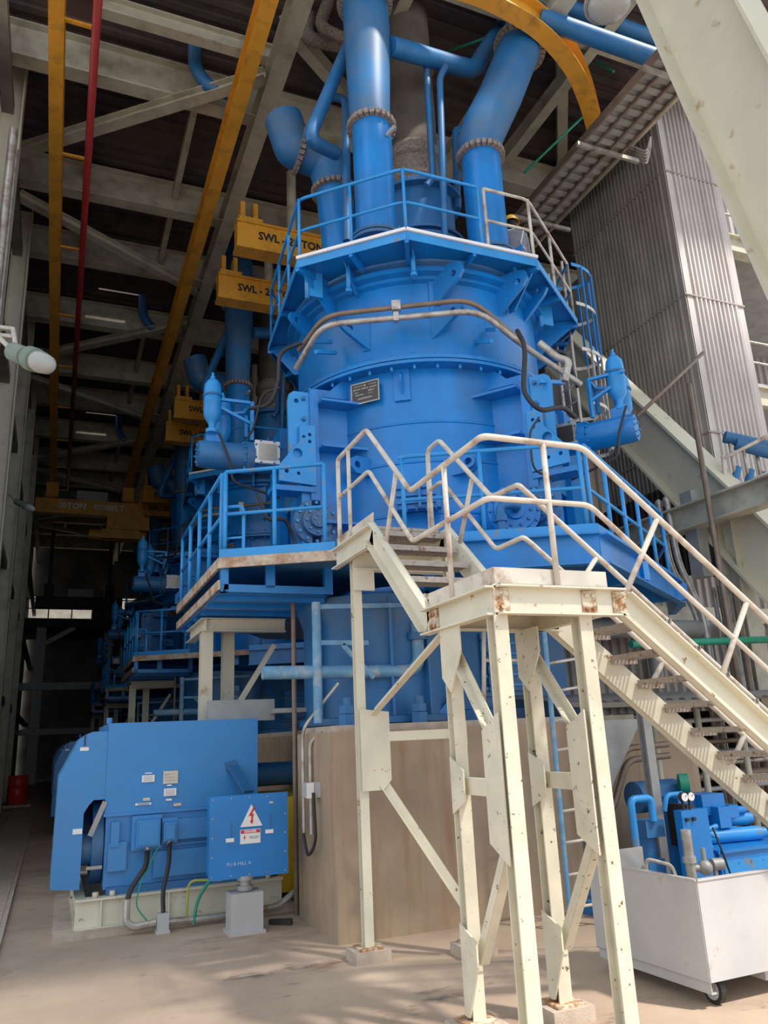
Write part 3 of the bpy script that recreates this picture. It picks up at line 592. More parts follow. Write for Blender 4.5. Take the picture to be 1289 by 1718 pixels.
# ---- lower walkway
WZ = 3.6
WP = [(1.5, 11.05), (1.5, 8.0), (2.58, 7.4), (3.72, 6.74), (4.92, 6.12), (7.75, 8.15), (8.35, 9.0), (8.6, 12), (6.5, 14.3), (3.5, 14.2)]
def walkway():
    t = thing('lower_walkway', 'blue steel walkway around the mill at the head of the stairs', 'walkway', (MX, MY, 3.3))
    n = len(WP); ins = [(MX+1.95*math.cos(R(a)), MY+1.95*math.sin(R(a))) for a in range(0, 360, 15)]
    MB().prism([WP, ins], (0, 0, WZ-.02), (1, 0, 0), (0, 1, 0), .04).build('deck', BLUED, t)
    E0, E1 = V((1.5, 8, 0)), V((2.58, 7.4, 0))
    f = MB()
    for a, b in ((0, 1), (1, 2), (2, 3)): f.bar(V((*WP[a], WZ-.04)), V((*WP[b], WZ-.04)), .03, .11)
    f.build('rusty_edge', RUSTE, t)
    f = MB()
    f.chan(V((*WP[3], WZ-.16)), V((*WP[4], WZ-.16)), .1, .32, .02, side=1); f.chan(V((*WP[4], WZ-.16)), V((*WP[5], WZ-.16)), .1, .32, .02, side=1); f.chan(V((*WP[5], WZ-.16)), V((*WP[6], WZ-.16)), .1, .32, .02)
    f.build('edge_channel', BLUE, t)
    f = MB()      # toe boards
    for a, b in ((1, 2), (3, 4), (4, 5), (5, 6)): f.bar(V((*WP[a], WZ+.05)), V((*WP[b], WZ+.05)), .012, .11)
    f.build('toe_board', BLUE2, t)
    # box frame under left wing
    f = MB()
    f.mm((1.52, 8.0, 3.26), (1.58, 11.0, 3.34)).mm((1.52, 8.0, 3.26), (2.75, 8.06, 3.34)).mm((1.52, 8.0, 3.26), (1.6, 8.08, 3.56)).mm((2.0, 8.0, 3.3), (2.1, 8.05, 3.56)).mm((2.66, 8.0, 3.26), (2.75, 8.08, 3.56))
    f.mm((1.55, 8.05, 3.27), (2.75, 11.0, 3.3))
    for i in range(6): f.mm((1.55, 8.3+i*.5, 3.22), (2.75, 8.4+i*.5, 3.27))
    f.build('under_frame', BLUE, t)
    f = MB().mm((1.49, 8.0, 3.28), (1.515, 11.05, 3.38)); f.build('lower_edge', RUSTE, t)
    f = MB()
    for a in (200, 243.8, 288, 320):
        d = V((math.cos(R(a)), math.sin(R(a)), 0)); f.prism([[(1.75, 2.9), (3.0, 3.5), (3.0, 3.56), (1.75, 3.56)]], (MX, MY, 0), d, (0, 0, 1), .03)
        f.bar(V((MX, MY, 3.45))+d*1.8, V((MX, MY, 3.45))+d*3.6, .12, .22)
    f.build('support_bracket', BLUE, t)
    g = lambda x, y: V((x, y, WZ))
    railing([g(2.50, 7.48), g(1.56, 8.02)], t, BLUE2, .98, .5, gap=.55)
    railing([g(1.54, 8.12), g(1.54, 11.0)], t, BLUE2, .98, .5, gap=.72)
    MB().tube([g(1.56, 8.1)+V((0, 0, .6)), g(1.75, 7.98)+V((0, 0, .6)), g(1.75, 7.98)], .02, 8, .08).bar(g(1.56, 8.1)+V((0, 0, .25)), g(1.75, 7.98)+V((0, 0, .25)), .02, .02).build('corner_guard', BLUE2, t)
    e = V((4.92-2.58, 6.12-7.4, 0)).normalized()
    railing([V((3.22, 7.1, WZ)), V((3.3, 7.02, WZ)), V((4.86, 6.2, WZ))], t, BLUE2, .98, .5, posts=[V((3.24, 7.08, WZ)), V((3.95, 6.68, WZ)), V((4.55, 6.36, WZ)), V((4.86, 6.2, WZ))])
    railing([V((4.95, 6.22, WZ)), V((7.7, 8.18, WZ)), V((8.28, 9.02, WZ))], t, BLUE2, .98, .5, gap=.75)
    return t
line(walkway())
# ---- upper platform
UZ = 8.2
UP = [(2.96, 11.65), (2.74, 9.15), (3.93, 8.05), (5.98, 8.03), (7.55, 9.25), (7.95, 10.4), (7.6, 12.3), (6, 13.4), (4, 13.2)]
def upper():
    t = thing('upper_platform', 'blue many-sided platform with railing around the mill top', 'platform', (MX, MY, 8.1))
    ins = [(MX+2.05*math.cos(R(a)), MY+2.05*math.sin(R(a))) for a in range(0, 360, 12)]
    MB().prism([UP, ins], (0, 0, UZ-.015), (1, 0, 0), (0, 1, 0), .03).build('deck', BLUE, t)
    f = MB(); w_ = MB(); n = len(UP)
    for i in range(n):
        a, b = V((*UP[i], UZ-.05)), V((*UP[(i+1) % n], UZ-.05)); f.bar(a, b, .015, .12)
        if i in (1, 2): w_.bar(a+V((0, 0, .09)), b+V((0, 0, .09)), .07, .045)
    f.build('edge_plate', BLUE2, t); w_.build('kick_board', WHITE, t, label='white painted kick board')
    f = MB()
    for i in range(n):
        a = V((*UP[i], UZ-.1)); d = (V((MX, MY, UZ-.1))-a); d = d.normalized()*(d.length-2.1); f.bar(a, a+d, .06, .12)
        b = V((*UP[(i+1) % n], UZ-.1)); m_ = (a+b)/2; d = (V((MX, MY, UZ-.1))-m_); d = d.normalized()*max(.1, d.length-2.1); f.bar(m_, m_+d, .05, .1)
    f.build('deck_beam', BLUE, t)
    f = MB()
    for i in (0, 1, 3, 4, 5):
        a = V((*UP[i], 0)); d = (V((MX, MY, 0))-a); L = d.length-1.95; d.normalize()
        f.prism([[(.05, UZ-.1), (L, UZ-.1), (L, UZ-.6), (L-.1, UZ-.6)]], a, d, (0, 0, 1), .025)
    f.build('knee_bracket', BLUE, t)
    f = MB()
    for px, py, L in ((515, 470, .3), (885, 480, .35), (905, 520, .3)):
        P = at(px, py, 'y', 9.3) if px < 600 else at(px, py, 'y', 9.0); f.cyl(P-V((0, 0, L)), P+V((0, 0, L)), .035, 8).box(P+V((.12, 0, -.05)), (.22, .03, .4))
    f.build('hanger_rod', BLUE2, t)
    q = lambda i: V((*UP[i], UZ))
    def inset(p): d = (V((MX, MY, UZ))-p).normalized(); return p+d*.05
    P = [inset(q(i)) for i in range(n)]
    c1 = P[3]+(P[2]-P[3])*.42
    railing([P[0], P[1], P[2], c1], t, BLUE2, 1.05, .52, gap=.85)
    railing([c1+(P[3]-P[2]).normalized()*.1, P[3], P[4]], t, RAILC, 1.05, .52, gap=.9)
    railing([P[4], P[5], P[6]], t, BLUE2, 1.05, .52, gap=1.1); railing([P[7], P[8], P[0]], t, BLUE2, 1.05, .52, gap=1.3)
    return t
line(upper())
# ---- outlet pipes
def coil(mb, P, d, r, th=.045, n=26):
    x, u = orth(d)
    for i in range(n):
        a = 2*math.pi*i/n; c_ = V(P)+(x*math.cos(a)+u*math.sin(a))*r; mb.box(c_, (th*2.2, r*2*math.pi/n*.8, th*1.9), (x*math.cos(a)+u*math.sin(a)), (-x*math.sin(a)+u*math.cos(a)), V(d).normalized())
def pipe(lab, base, segs, r, secr=None):
    """segs: list of points; a packed joint ring at each listed index"""
    t = thing('outlet_pipe', lab, 'pipe', base)
    B = V(base); MB().cyl(B, segs[0], r, 36).build('lower_section', BLUE, t)
    MB().ring(B+V((0, 0, .0)), r+.1, r-.02, .05, 40).ring(B+V((0, 0, .07)), r+.1, r-.02, .04, 40).build('base_flange', BLUED, t)
    MB().bolts(B+V((0, 0, .11)), r+.06, 24, .014, .05).build('flange_bolts', BLUE2, t)
    prev = V(segs[0]); d = (prev-B).normalized()
    m = MB(); coil(m, prev, d, r+.03); m.build('packed_joint', LAG, t)
    return t, prev
t, pv = pipe('tall straight blue outlet pipe at the front of the mill top', (3.92, 9.02, 8.6), [(3.92, 9.02, 10.72)], .3)
top = at(612, 8, 'y', 9.0); m = MB().tube([(3.92, 9.02, 10.72), (3.9, 9.02, 11.0), (3.92, 9.02, 12.6), top], .31, 36, rs=[.31, .315, .37, .37]); m.build('middle_section', BLUED, t)
m = MB(); coil(m, top, (0, 0, 1), .4); m.build('packed_joint', LAG, t); MB().cyl(top, top+V((0, 0, 2.5)), .38, 32).build('upper_section', BLUED, t)
MB().cyl((4.05, 8.75, 10.4), (4.12, 8.6, 10.45), .035, 10).build('test_nozzle', GREY, t); line(t)
t, pv = pipe('blue outlet pipe bending rightward at the right of the mill top', (5.72, 8.85, 8.6), [(5.72, 8.85, 10.55)], .31)
top = at(872, 82, 'y', 8.9)
P1 = V((5.72, 8.85, 10.55)); m = MB().tube([P1, P1+V((0, 0, .25)), P1+V((.12, 0, .6)), P1+(top-P1)*.5+V((.0, 0, .1)), top], .34, 36, rs=[.32, .34, .37, .37, .37]); m.build('bent_section', BLUED, t)
dd = (top-P1).normalized(); m = MB(); coil(m, top, dd, .41); m.build('packed_joint', LAG, t); MB().tube([top, top+dd*.7, top+dd*.9+V((.0, .0, 1.4))], .38, 32, .4).build('upper_section', BLUED, t); line(t)
t, pv = pipe('blue outlet pipe with a big elbow, left rear mill top', (4.2, 11.0, 8.6), [at(560, 322, 'y', 11.0)], .32)
P1 = pv; P2 = at(497, 272, 'y', 11.0); P3 = at(470, 208, 'y', 11.0); P4 = at(478, 160, 'y', 11.2)
P1b = at(548, 272, 'y', 11.0); P2 = at(503, 262, 'y', 11.0); P2.z += .1; MB().tube([P1, P1b, P2], .34, 32, .42, 7).build('elbow', BLUED, t); dE = (P2-P1b).normalized(); m = MB(); coil(m, P2, dE, .36); m.build('packed_joint', LAG, t)
MB().tube([P2, P2+dE*.12, P2+dE*.3+V((0, 0, .55))], .34, 32, .3, 6).build('upper_section', BLUED, t)
line(t)
t = thing('feed_chute', 'dark lagged central feed duct standing on the mill top drum', 'duct', (MX, MY-.2, 8.6))
cy = MY-.35
MB().lathe((MX+.02, cy, 0), [(.72, 8.7), (.72, 9.3), (.62, 9.35), (.62, 10.3), (.72, 10.32), (.72, 10.4), (.6, 10.42)], 48).build('drum', BLUED, t)
MB().ring((MX+.02, cy, 9.3), .78, .6, .05).ring((MX+.02, cy, 9.42), .78, .6, .05).ring((MX+.02, cy, 10.3), .76, .5, .05).bolts((MX+.02, cy, 10.36), .68, 20, .02, .07).bolts((MX+.02, cy, 9.47), .7, 20, .02, .07).build('drum_flange', BLUED, t)
MB().lathe((MX+.02, cy, 0), [(.42, 11.4), (.42, 13.2), (.48, 13.25), (.48, 13.4), (.42, 13.42), (.42, 14.6)], 40).build('duct_body', DUCT, t); MB().lathe((MX+.02, cy, 0), [(.5, 10.4), (.47, 10.65), (.5, 10.68), (.5, 10.76), (.44, 10.8), (.44, 11.1), (.5, 11.14), (.5, 11.3), (.44, 11.34), (.43, 11.42)], 40).build('expansion_joint', LAG, t); line(t)
# ---- top pipework
def tb(name, lab, pts, r, m, bend=.15, cat='pipe', n=10, inline=True):
    o = MB().tube(pts, r, n, bend).build(name, m); tag(o, lab, cat)
    if inline: line(o)
    return o
a_ = lambda x, y, Y: at(x, y, 'y', Y)
tb('vent_pipe', 'blue pipe sloping down left of the front outlet pipe then turning right', [a_(588, 70, 9.6), a_(517, 235, 9.6), a_(565, 258, 9.9)], .11, BLUED, .25)
tb('vent_pipe', 'thin blue pipe hooking over and dropping beside the sloping pipe', [a_(548, 162, 10), a_(580, 165, 10), a_(583, 405, 10)], .07, BLUED, .2)
tb('header_pipe', 'wide blue header pipe crossing behind the front outlet pipe', [a_(655, 78, 8.9), a_(795, 118, 9.3), a_(850, 30, 9.9)], .155, BLUED, .25, n=16)
tb('drop_pipe', 'left of two thin blue drop pipes beside the central duct', [a_(716, 100, 9.2), a_(716, 120, 9.2), a_(727, 300, 9.2), a_(715, 312, 9.2)], .055, BLUED, .1)
tb('drop_pipe', 'right of two thin blue drop pipes beside the central duct', [a_(748, 112, 9.0), a_(738, 130, 9.0), a_(747, 402, 9.0)], .055, BLUED, .12)
tb('drop_pipe', 'blue drop pipe hooked behind the right outlet pipe', [a_(778, 216, 9.6), a_(764, 218, 9.6), a_(768, 350, 9.6)], .06, BLUED, .1)
tb('overhead_pipe', 'lower of two blue pipes under the roof at the top right', [a_(905, 30, 8.4), a_(1100, 98, 8.0), at(1280, 160, 'y', 7.7)], .16, BLUED, .1, n=16, inline=False)
tb('overhead_pipe', 'upper of two blue pipes under the roof at the top right', [a_(935, 5, 8.9), a_(1115, 70, 8.6), a_(1300, 140, 8.2)], .13, BLUED, .1, n=16, inline=False)
tb('lagged_pipe', 'pale lagged pipe zigzagging at the upper left of the front outlet pipe', [a_(520, 0, 11), a_(514, 65, 11), a_(590, 80, 11)], .13, LAG, .2, n=12, inline=False)
tb('lagged_pipe', 'second pale lagged pipe nearer the front outlet pipe', [a_(552, 0, 10.6), a_(535, 45, 10.6), a_(580, 66, 10.6)], .11, LAG, .2, n=12, inline=False)
for k in range(3):
    o = MB().tube([(1.68, 12.3+k*9.65, 15.0), (1.68, 12.3+k*9.65, 14.3), (1.95, 12.3+k*9.65, 13.9), (2.4, 12.3+k*9.65, 13.88)], .13, 12, .3).build('drain_elbow', BLUED)
    tag(o, f'blue downpipe elbow under the roof, {ORD[k]} of three', 'pipe', 'roof downpipe elbows')
# ---- conduits around the upper shell
tv = V((-NV.y, NV.x, 0))
def hexp(zs, r, half, z, drop):
    c_ = V((MX, MY, 0)); d1 = refl(uLn).normalized()
    A = c_+NV*r-tv*half; B = c_+NV*r+tv*half
    l1 = (-tv*.82-NV*.58).normalized(); l2 = (tv*.82-NV*.58).normalized()
    return [A+l1*1.1+V((0, 0, z-drop)), A+V((0, 0, z)), B+V((0, 0, z+.04)), B+l2*1.3+V((0, 0, z-drop*.9))]
PL = V((MX, MY, 0))+NV*2.3
h1 = [atp(502, 588, PL-NV*.55, NV), atp(545, 529, PL, NV), atp(790, 502, PL, NV), atp(842, 545, PL-NV*.3, NV), atp(905, 600, PL-NV*.9, NV)]
h2 = [atp(497, 618, PL-NV*.6, NV), atp(540, 545, PL, NV), atp(803, 521, PL, NV), atp(885, 585, PL-NV*.5, NV), atp(975, 645, PL-NV*.9, NV)]
t = thing('shell_conduit', 'brown pipe bent around the front of the upper shell', 'pipe', h1[2]); MB().tube(h1, .035, 10, .25).build('pipe_run', BROWN, t)
q = atp(665, 514, PL, NV); MB().box(q, (.12, .1, .14), tv, NV).build('coupling', GALV, t); line(t)
t = thing('shell_conduit', 'pale pipe bent around the upper shell below the brown one', 'pipe', h2[2]); MB().tube(h2, .042, 10, .25).build('pipe_run', GALV, t)
q = atp(665, 533, PL, NV); MB().box(q, (.07, .1, .13), tv, NV).build('coupling', GALV, t)
m = MB()
for x, y, dx in ((522, 572, 34), (530, 590, 34), (835, 552, -18), (825, 572, -28), (905, 640, 40)): m.bar(atp(x, y, PL-NV*.2, NV), atp(x+dx, y+2, PL-NV*.6, NV), .05, .05)
m.build('clamp_arm', BLUE2, t); line(t)
for k, (lab, pts, r_) in enumerate((
    ('black hose looping down left of the upper shell', [(505, 575, 1.9), (468, 590, 1.9), (468, 640, 1.8), (455, 680, 1.7), (420, 685, 1.6)], .03),
    ('thin dark hose under the left loop', [(470, 650, 1.8), (440, 660, 1.7), (425, 720, 1.6), (415, 735, 1.6)], .018),
    ('black hose looping down right of the upper shell', [(868, 555, 2.2), (882, 580, 2.5), (878, 660, 2.6), (905, 690, 2.6), (945, 682, 2.3), (965, 700, 2.1)], .032),
    ('black hose arching behind the right conduit end', [(920, 590, 1.5), (950, 590, 1.4), (970, 650, 1.3)], .03),
    ('thin dark cable drooping by the right frame', [(905, 700, 2.6), (888, 725, 2.6), (895, 790, 2.6), (925, 800, 2.4)], .014))):
    o = MB().tube([atp(x, y, V((MX, MY, 0))+NV*d, NV) for x, y, d in pts], r_, 8, .3, 5).build('hose', BLACK); tag(o, lab, 'hose'); line(o)
o = MB().tube([atp(x, y, V((MX, MY, 0))+NV*2.0, NV) for x, y in ((905, 575), (935, 600), (955, 605), (948, 640))], .05, 10, .2).build('hose', GALV); tag(o, 'grey pipe elbow at the right end of the conduits', 'pipe')
# hose near left hub
o = MB().tube([a_(432, 828, 9.0), a_(450, 875, 9.0), a_(478, 868, 9.0), (a_(492, 900, 9.1)), a_(497, 920, 9.1)], .025, 8, .15, 5).build('hose', BLACK); tag(o, 'black hose curving beside the left bearing hub', 'hose')
# ---- cage ladder at right
def cage():
    b0 = at(955, 700, 'y', 9.9); X0, Y0 = 7.62, 9.75
    t = thing('cage_ladder', 'blue and cream caged ladder between walkway and upper platform', 'ladder', (X0, Y0, 3.6))
    m = MB().cyl((X0, Y0-.2, 3.6), (X0, Y0-.2, 9.5), .025, 8).cyl((X0, Y0+.2, 3.6), (X0, Y0+.2, 9.5), .025, 8); m.build('stile', RAILC, t)
    m = MB()
    for i in range(19): m.cyl((X0, Y0-.2, 3.9+i*.3), (X0, Y0+.2, 3.9+i*.3), .012, 6)
    m.build('rungs', RAILC, t)
    for i, z in enumerate((9.35, 8.6, 7.75, 6.8, 6.1)):
        m = MB(); Q = [V((X0+.05+.62*math.sin(R(a)), Y0-.38*math.cos(R(a)), z)) for a in range(0, 181, 15)]
        for p_, q_ in zip(Q[:-1], Q[1:]): m.bar(p_, q_, .012, .06)
        m.build('hoop', BLUE2 if i < 1 else RAILC, t)
    for a in (20, 60, 90, 120, 160):
        x, y = X0+.05+.62*math.sin(R(a)), Y0-.38*math.cos(R(a)); MB().bar((x, y, 7.75), (x, y, 9.35), .05, .012, (1, 0, 0)).build('cage_strap', BLUE2, t); MB().bar((x, y, 6.1), (x, y, 7.75), .05, .012, (1, 0, 0)).build('cage_strap', RAILC, t)
    return t
line(cage())
# ---- support legs (beige) left of the mill under the walkway
def legs():
    t = thing('walkway_support', 'beige portal frame standing under the left wing of the walkway', 'support frame', (1.9, 9.6, 0))
    for x, y in ((1.64, 9.5), (1.98, 9.9)): MB().ibeam((x, y, 0), (x, y, 3.1), .14, .14, .012, (0, 1, 0)).build('post', SAGEL, t)
    MB().ibeam((1.6, 9.45, 3.12), (2.6, 9.45, 3.12), .12, .16).ibeam((1.62, 9.4, 3.12), (1.62, 10.6, 3.12), .12, .16).build('beam', SAGEL, t)
    MB().bar((2.0, 9.6, 2.1), (2.5, 9.6, 2.9), .06, .06).build('brace', SAGEL, t)
    return t
line(legs())
o = MB().mm((1.62, 9.2, 1.98), (2.4, 9.24, 2.22)).mm((2.35, 8.9, 2.05), (2.7, 9.3, 2.1)).build('panel_plate', GREY); tag(o, 'grey blue steel plate behind the motor top', 'panel'); line(o)
# lower pipes in front of casing
tb('lube_pipe', 'pale blue pipe running under the walkway to a flanged elbow', [(1.95, 7.95, 2.42), (3.72, 7.95, 2.42), (3.72, 7.95, 2.95)], .07, PALEB, .18, n=14)
o = MB().cyl((3.72, 7.95, 2.76), (3.72, 7.95, 2.84), .12, 16).build('pipe_flange', BLUED); tag(o, 'round bolted flange on the pale blue elbow', 'flange'); line(o)
DP = at(493, 1100, 'y', 8.6); o = MB().cyl((DP.x, DP.y, 3.25), (DP.x, DP.y, 0), .028, 10).build('drain_pipe', BROWN); tag(o, 'thin brown vertical pipe left of the foundation block', 'pipe'); line(o)
o = MB().cyl((2.52, 7.9, 3.15), (2.52, 7.9, 1.9), .05, 10).bar((2.5, 7.9, 3.1), (4.0, 7.9, 3.16), .05, .05).bar((2.5, 7.9, 2.72), (3.1, 7.9, 2.72), .05, .05).bar((2.8, 7.9, 2.7), (3.15, 7.9, 2.35), .05, .05).build('tube_stand', PALEB); tag(o, 'pale blue tubular bracket frame under the walkway', 'support frame'); line(o)

# ---- motor
def motor():
    t = thing('drive_motor', 'large blue box-shaped electric motor with rounded end duct', 'motor', (1.3, 10, 0))
    MB().mm((.55, 9.0, 1.1), (2.15, 10.9, 2.0)).build('cooler_housing', BLUEM, t)
    MB().mm((.57, 9.02, .38), (2.3, 10.88, 1.1)).build('stator_housing', BLUEM, t)
    m = MB().mm((.54, 8.985, 1.07), (2.16, 9.01, 1.1)).mm((.6, 8.96, .82), (.78, 9.02, .55)).mm((.62, 8.94, 1.02), (.7, 9.02, .78)); m.mm((1.28, 8.94, 1.0), (2.3, 9.02, .8)).mm((1.0, 8.985, .76), (2.3, 9.0, .74)).mm((1.05, 8.96, .70), (2.3, 9.0, .45)); m.build('panel', BLUEM, t)
    ho = [(.08, .43), (.35, .40), (.35, 1.12), (.4, 1.2), (.44, 1.24), (.55, 1.24), (.55, 1.92), (.40, 1.92), (.34, 1.9), (.27, 1.85), (.09, 1.48)]
    MB().prism([ho], (0, 9.55, 0), (1, 0, 0), (0, 0, 1), 1.06).build('end_duct', BLUEM, t)
    MB().cyl((.2, 9.9, .85), (.57, 9.9, .85), .3, 24).cyl((.3, 9.3, .75), (.57, 9.3, .75), .16, 20).cyl((.45, 9.5, .8), (.56, 9.5, .8), .42, 28).build('shaft_end', BLUED, t)
    MB().bar((.55, 8.99, 1.22), (.42, 8.99, .9), .02, .05).bar((.4, 8.98, .6), (.55, 8.98, .6), .03, .03).build('link_rod', GREY, t)
    for x0, x1, z0, z1, nm in ((.86, 1.1, .76, 1.02, 'terminal_box'), (1.13, 1.26, .80, .98, 'heater_box')):
        b = MB().mm((x0-.04, 8.93, z0-.03), (x1+.02, 9.0, z1+.04)).mm((x0, 8.86, z0), (x1, 8.93, z1)).mm((x0+.02, 8.84, z0+.02), (x1-.02, 8.86, z1-.02)).build(nm, BLUEM, t)
        MB().cyl(((x0+x1)/2, 8.9, z0), ((x0+x1)/2, 8.9, z0-.05), .025, 10).build('gland', GREY, b)
    MB().bar((1.86, 8.97, 1.50), (1.96, 8.6, 1.24), .12, .03).bar((1.84, 8.98, 1.55), (1.86, 8.98, 1.45), .12, .02).build('box_strut', BLUED, t)
    for x, z, w_, h_, mm_ in ((.97, 1.42, .13, .07, WHITE), (1.2, 1.42, .155, .13, PLATE), (1.2, 1.27, .13, .075, WHITE), (1.19, 1.195, .06, .02, WHITE), (.97, 1.475, .07, .012, WHITE), (.96, 1.215, .07, .03, PLATE), (.93, 1.17, .16, .022, WHITE), (1.19, 1.34, .05, .014, WHITE), (1.28, 1.14, .08, .03, PLATE)):
        o = MB().box((x, 8.985, z), (w_, .01, h_)).build('label_plate', mm_, t)
        if w_ > .12: 
            lr = MB(); 
            for i in range(3): lr.box((x, 8.978, z+(i-1)*h_*.25), (w_*.7, .003, .004))
            lr.build('label_print', GREY, o)
    for x, z, w_, h_ in ((.32, 1.75, .085, .035), (.30, .95, .09, .05)): MB().box((x, 9.015, z), (w_, .01, h_)).build('label_plate', WHITE, t)
    MB().box((.32, 9.012, 1.84), (.012, .01, .12)).build('padlock_mark', BLACK, t)
    MB().cyl((.56, 9.1, 2.0), (.56, 9.1, 2.06), .03, 10).build('eye_bolt', BLUEM, t)
    # base frame
    f = MB().ibeam((.32, 8.95, .19), (2.4, 8.95, .19), .14, .28, .02).ibeam((.32, 10.8, .19), (2.4, 10.8, .19), .14, .28, .02).ibeam((.36, 8.95, .19), (.36, 10.8, .19), .1, .28, .02)
    for x in (.55, 1.2, 1.9): f.mm((x, 8.89, .06), (x+.015, 8.95, .33))
    f.build('base_frame', CREAM, t)
    f = MB().mm((.6, 8.96, .33), (2.25, 10.8, .4)); f.build('sole_plate', BLUED, t)
    f = MB()
    for x in (.5, .66, 2.25): f.cyl((x, 8.93, .33), (x, 8.93, .38), .03, 6)
    f.build('base_bolt', RAILC, t)
    return t
line(motor())
o = MB().prism([[(.12, 8.8), (.2, 8.74), (2.55, 8.82), (2.55, 11.2), (.16, 11.2)]], (0, 0, .03), (1, 0, 0), (0, 1, 0), .06).build('motor_plinth', FOOT); tag(o, 'low concrete plinth under the motor base frame', 'plinth'); line(o)
t = thing('coupling_guard', 'yellow coupling guard between motor and foundation', 'guard', (2.6, 9.4, 0))
MB().mm((2.42, 9.2, .12), (2.9, 10.6, 1.12)).build('cover', YELG, t); MB().mm((2.58, 9.16, .08), (2.7, 9.2, .7)).mm((2.42, 9.17, .12), (2.46, 9.2, 1.1)).build('stiffener', YELG, t); line(t)
o = MB().cyl((2.15, 10, 1.35), (2.9, 10, 1.35), .14, 16).build('air_duct', BLUED); tag(o, 'short blue round duct behind the motor', 'pipe'); line(o)

# ---- copies of the mill line down the bay
skipk = ('walkway_support',)
for k in range(1, 4):
    for o in LINE:
        c = copy_tree(o, None, (0, S*k, 0))
        c['label'] = o['label'] + ', ' + ['first', 'second', 'third', 'farthest'][k] + ' mill'
        c['group'] = o['name'] if False else o.name.split('.')[0].replace('_', ' ') + 's down the mill line'
for o in LINE:
    o['label'] = o['label'] + ', nearest mill'; o['group'] = o.name.split('.')[0].replace('_', ' ') + 's down the mill line'

# ================================================================== things only at the nearest mill
# ---- junction box on pedestal
t = thing('junction_box', 'blue electrical box with high voltage warning sign beside the motor', 'electrical box', (1.86, 8.15, 0))
c0 = V((1.86, 8.27, .865)); X = V((1, -.02, 0)).normalized(); Yv = V((.02, 1, 0)).normalized()
MB().box(c0, (.74, .26, .72), X, Yv).build('enclosure', BLUE, t)
fc = c0-Yv*.14; cv = MB().box(fc, (.78, .02, .76), X, Yv).build('cover_plate', BLUE, t)
b = MB()
for i in range(5):
    for (sx, sz) in ((-.36+.18*i, .35), (-.36+.18*i, -.35), (-.36, -.35+.175*i), (.36, -.35+.175*i)): P = fc+X*sx+V((0, 0, sz)); b.cyl(P, P-Yv*.018, .008, 6)
b.build('cover_screws', GALV, cv)
Fp = lambda a, z, d=.013: fc+X*a+V((0, 0, z))-Yv*d
tri = MB().prism([[(-.11, -.02), (.11, -.02), (.0, .185)]], Fp(.02, .1), X, (0, 0, 1), .006).build('warning_triangle', WHITE, cv)
MB().prism([[(.02, .16), (-.03, .075), (.0, .08), (-.005, .03), (-.02, .035), (.005, .0), (.02, .04), (.01, .035), (.022, .1), (.0, .095), (.04, .155)]], Fp(.02, .1, .018), X, (0, 0, 1), .004).build('lightning_mark', REDS, tri)
sg = MB().box(Fp(.01, -.01), (.2, .006, .13), X, Yv).build('danger_sign', WHITE, cv)
MB().box(Fp(.01, .035, .017), (.19, .003, .03), X, Yv).build('red_band', REDS, sg)
text('danger_lettering', 'DANGER', .03, Fp(.01, .035, .0195), X, (0, 0, 1), WHITE, sg, .0005, .001)
text('sign_lettering', 'HIGH VOLTAGE\nKEEP AWAY', .014, Fp(.045, -.02, .017), X, (0, 0, 1), INK, sg, .0005)
MB().prism([[(.01, .03), (-.012, -.0), (0, 0), (-.008, -.03), (.014, .006), (.004, .006)]], Fp(-.05, -.02, .017), X, (0, 0, 1), .002).build('small_bolt_mark', REDS, sg)
for a, z in ((-.19, -.03), (.2, .02)):
    MB().box(Fp(a, z), (.08, .006, .035), X, Yv).build('latch_label', WHITE, cv); MB().box(Fp(a+.01, z+.09), (.01, .006, .14), X, Yv).build('latch', BLUED, cv)
MB().box(Fp(.22, .29), (.04, .004, .02), X, Yv).build('small_badge', PLATE, cv)
text('painted_lettering', 'PU B MILL A', .045, Fp(-.1, -.25), X, (0, 0, 1), WHITE, cv, .0005, -.001)
ped = thing('pedestal_box', 'white steel box pedestal under the blue electrical box', 'pedestal', (1.82, 8.17, 0))
MB().mm((1.67, 8.05, .03), (1.98, 8.3, .36)).build('box_body', WCART, ped); MB().mm((1.65, 8.03, 0), (2.0, 8.32, .03)).build('foot_plate', WCART, ped)
MB().cyl((1.83, 8.18, .36), (1.83, 8.18, .5), .055, 16).cyl((1.83, 8.18, .37), (1.83, 8.18, .41), .08, 16).cyl((1.83, 8.18, .46), (1.83, 8.18, .5), .08, 16).build('neck', GREY, ped)
o = MB().mm((1.06, 8.55, .03), (1.17, 8.65, .18)).mm((1.05, 8.54, 0), (1.18, 8.66, .03)).build('cable_box', WCART); tag(o, 'small white cable box on the floor in front of the motor', 'electrical box')
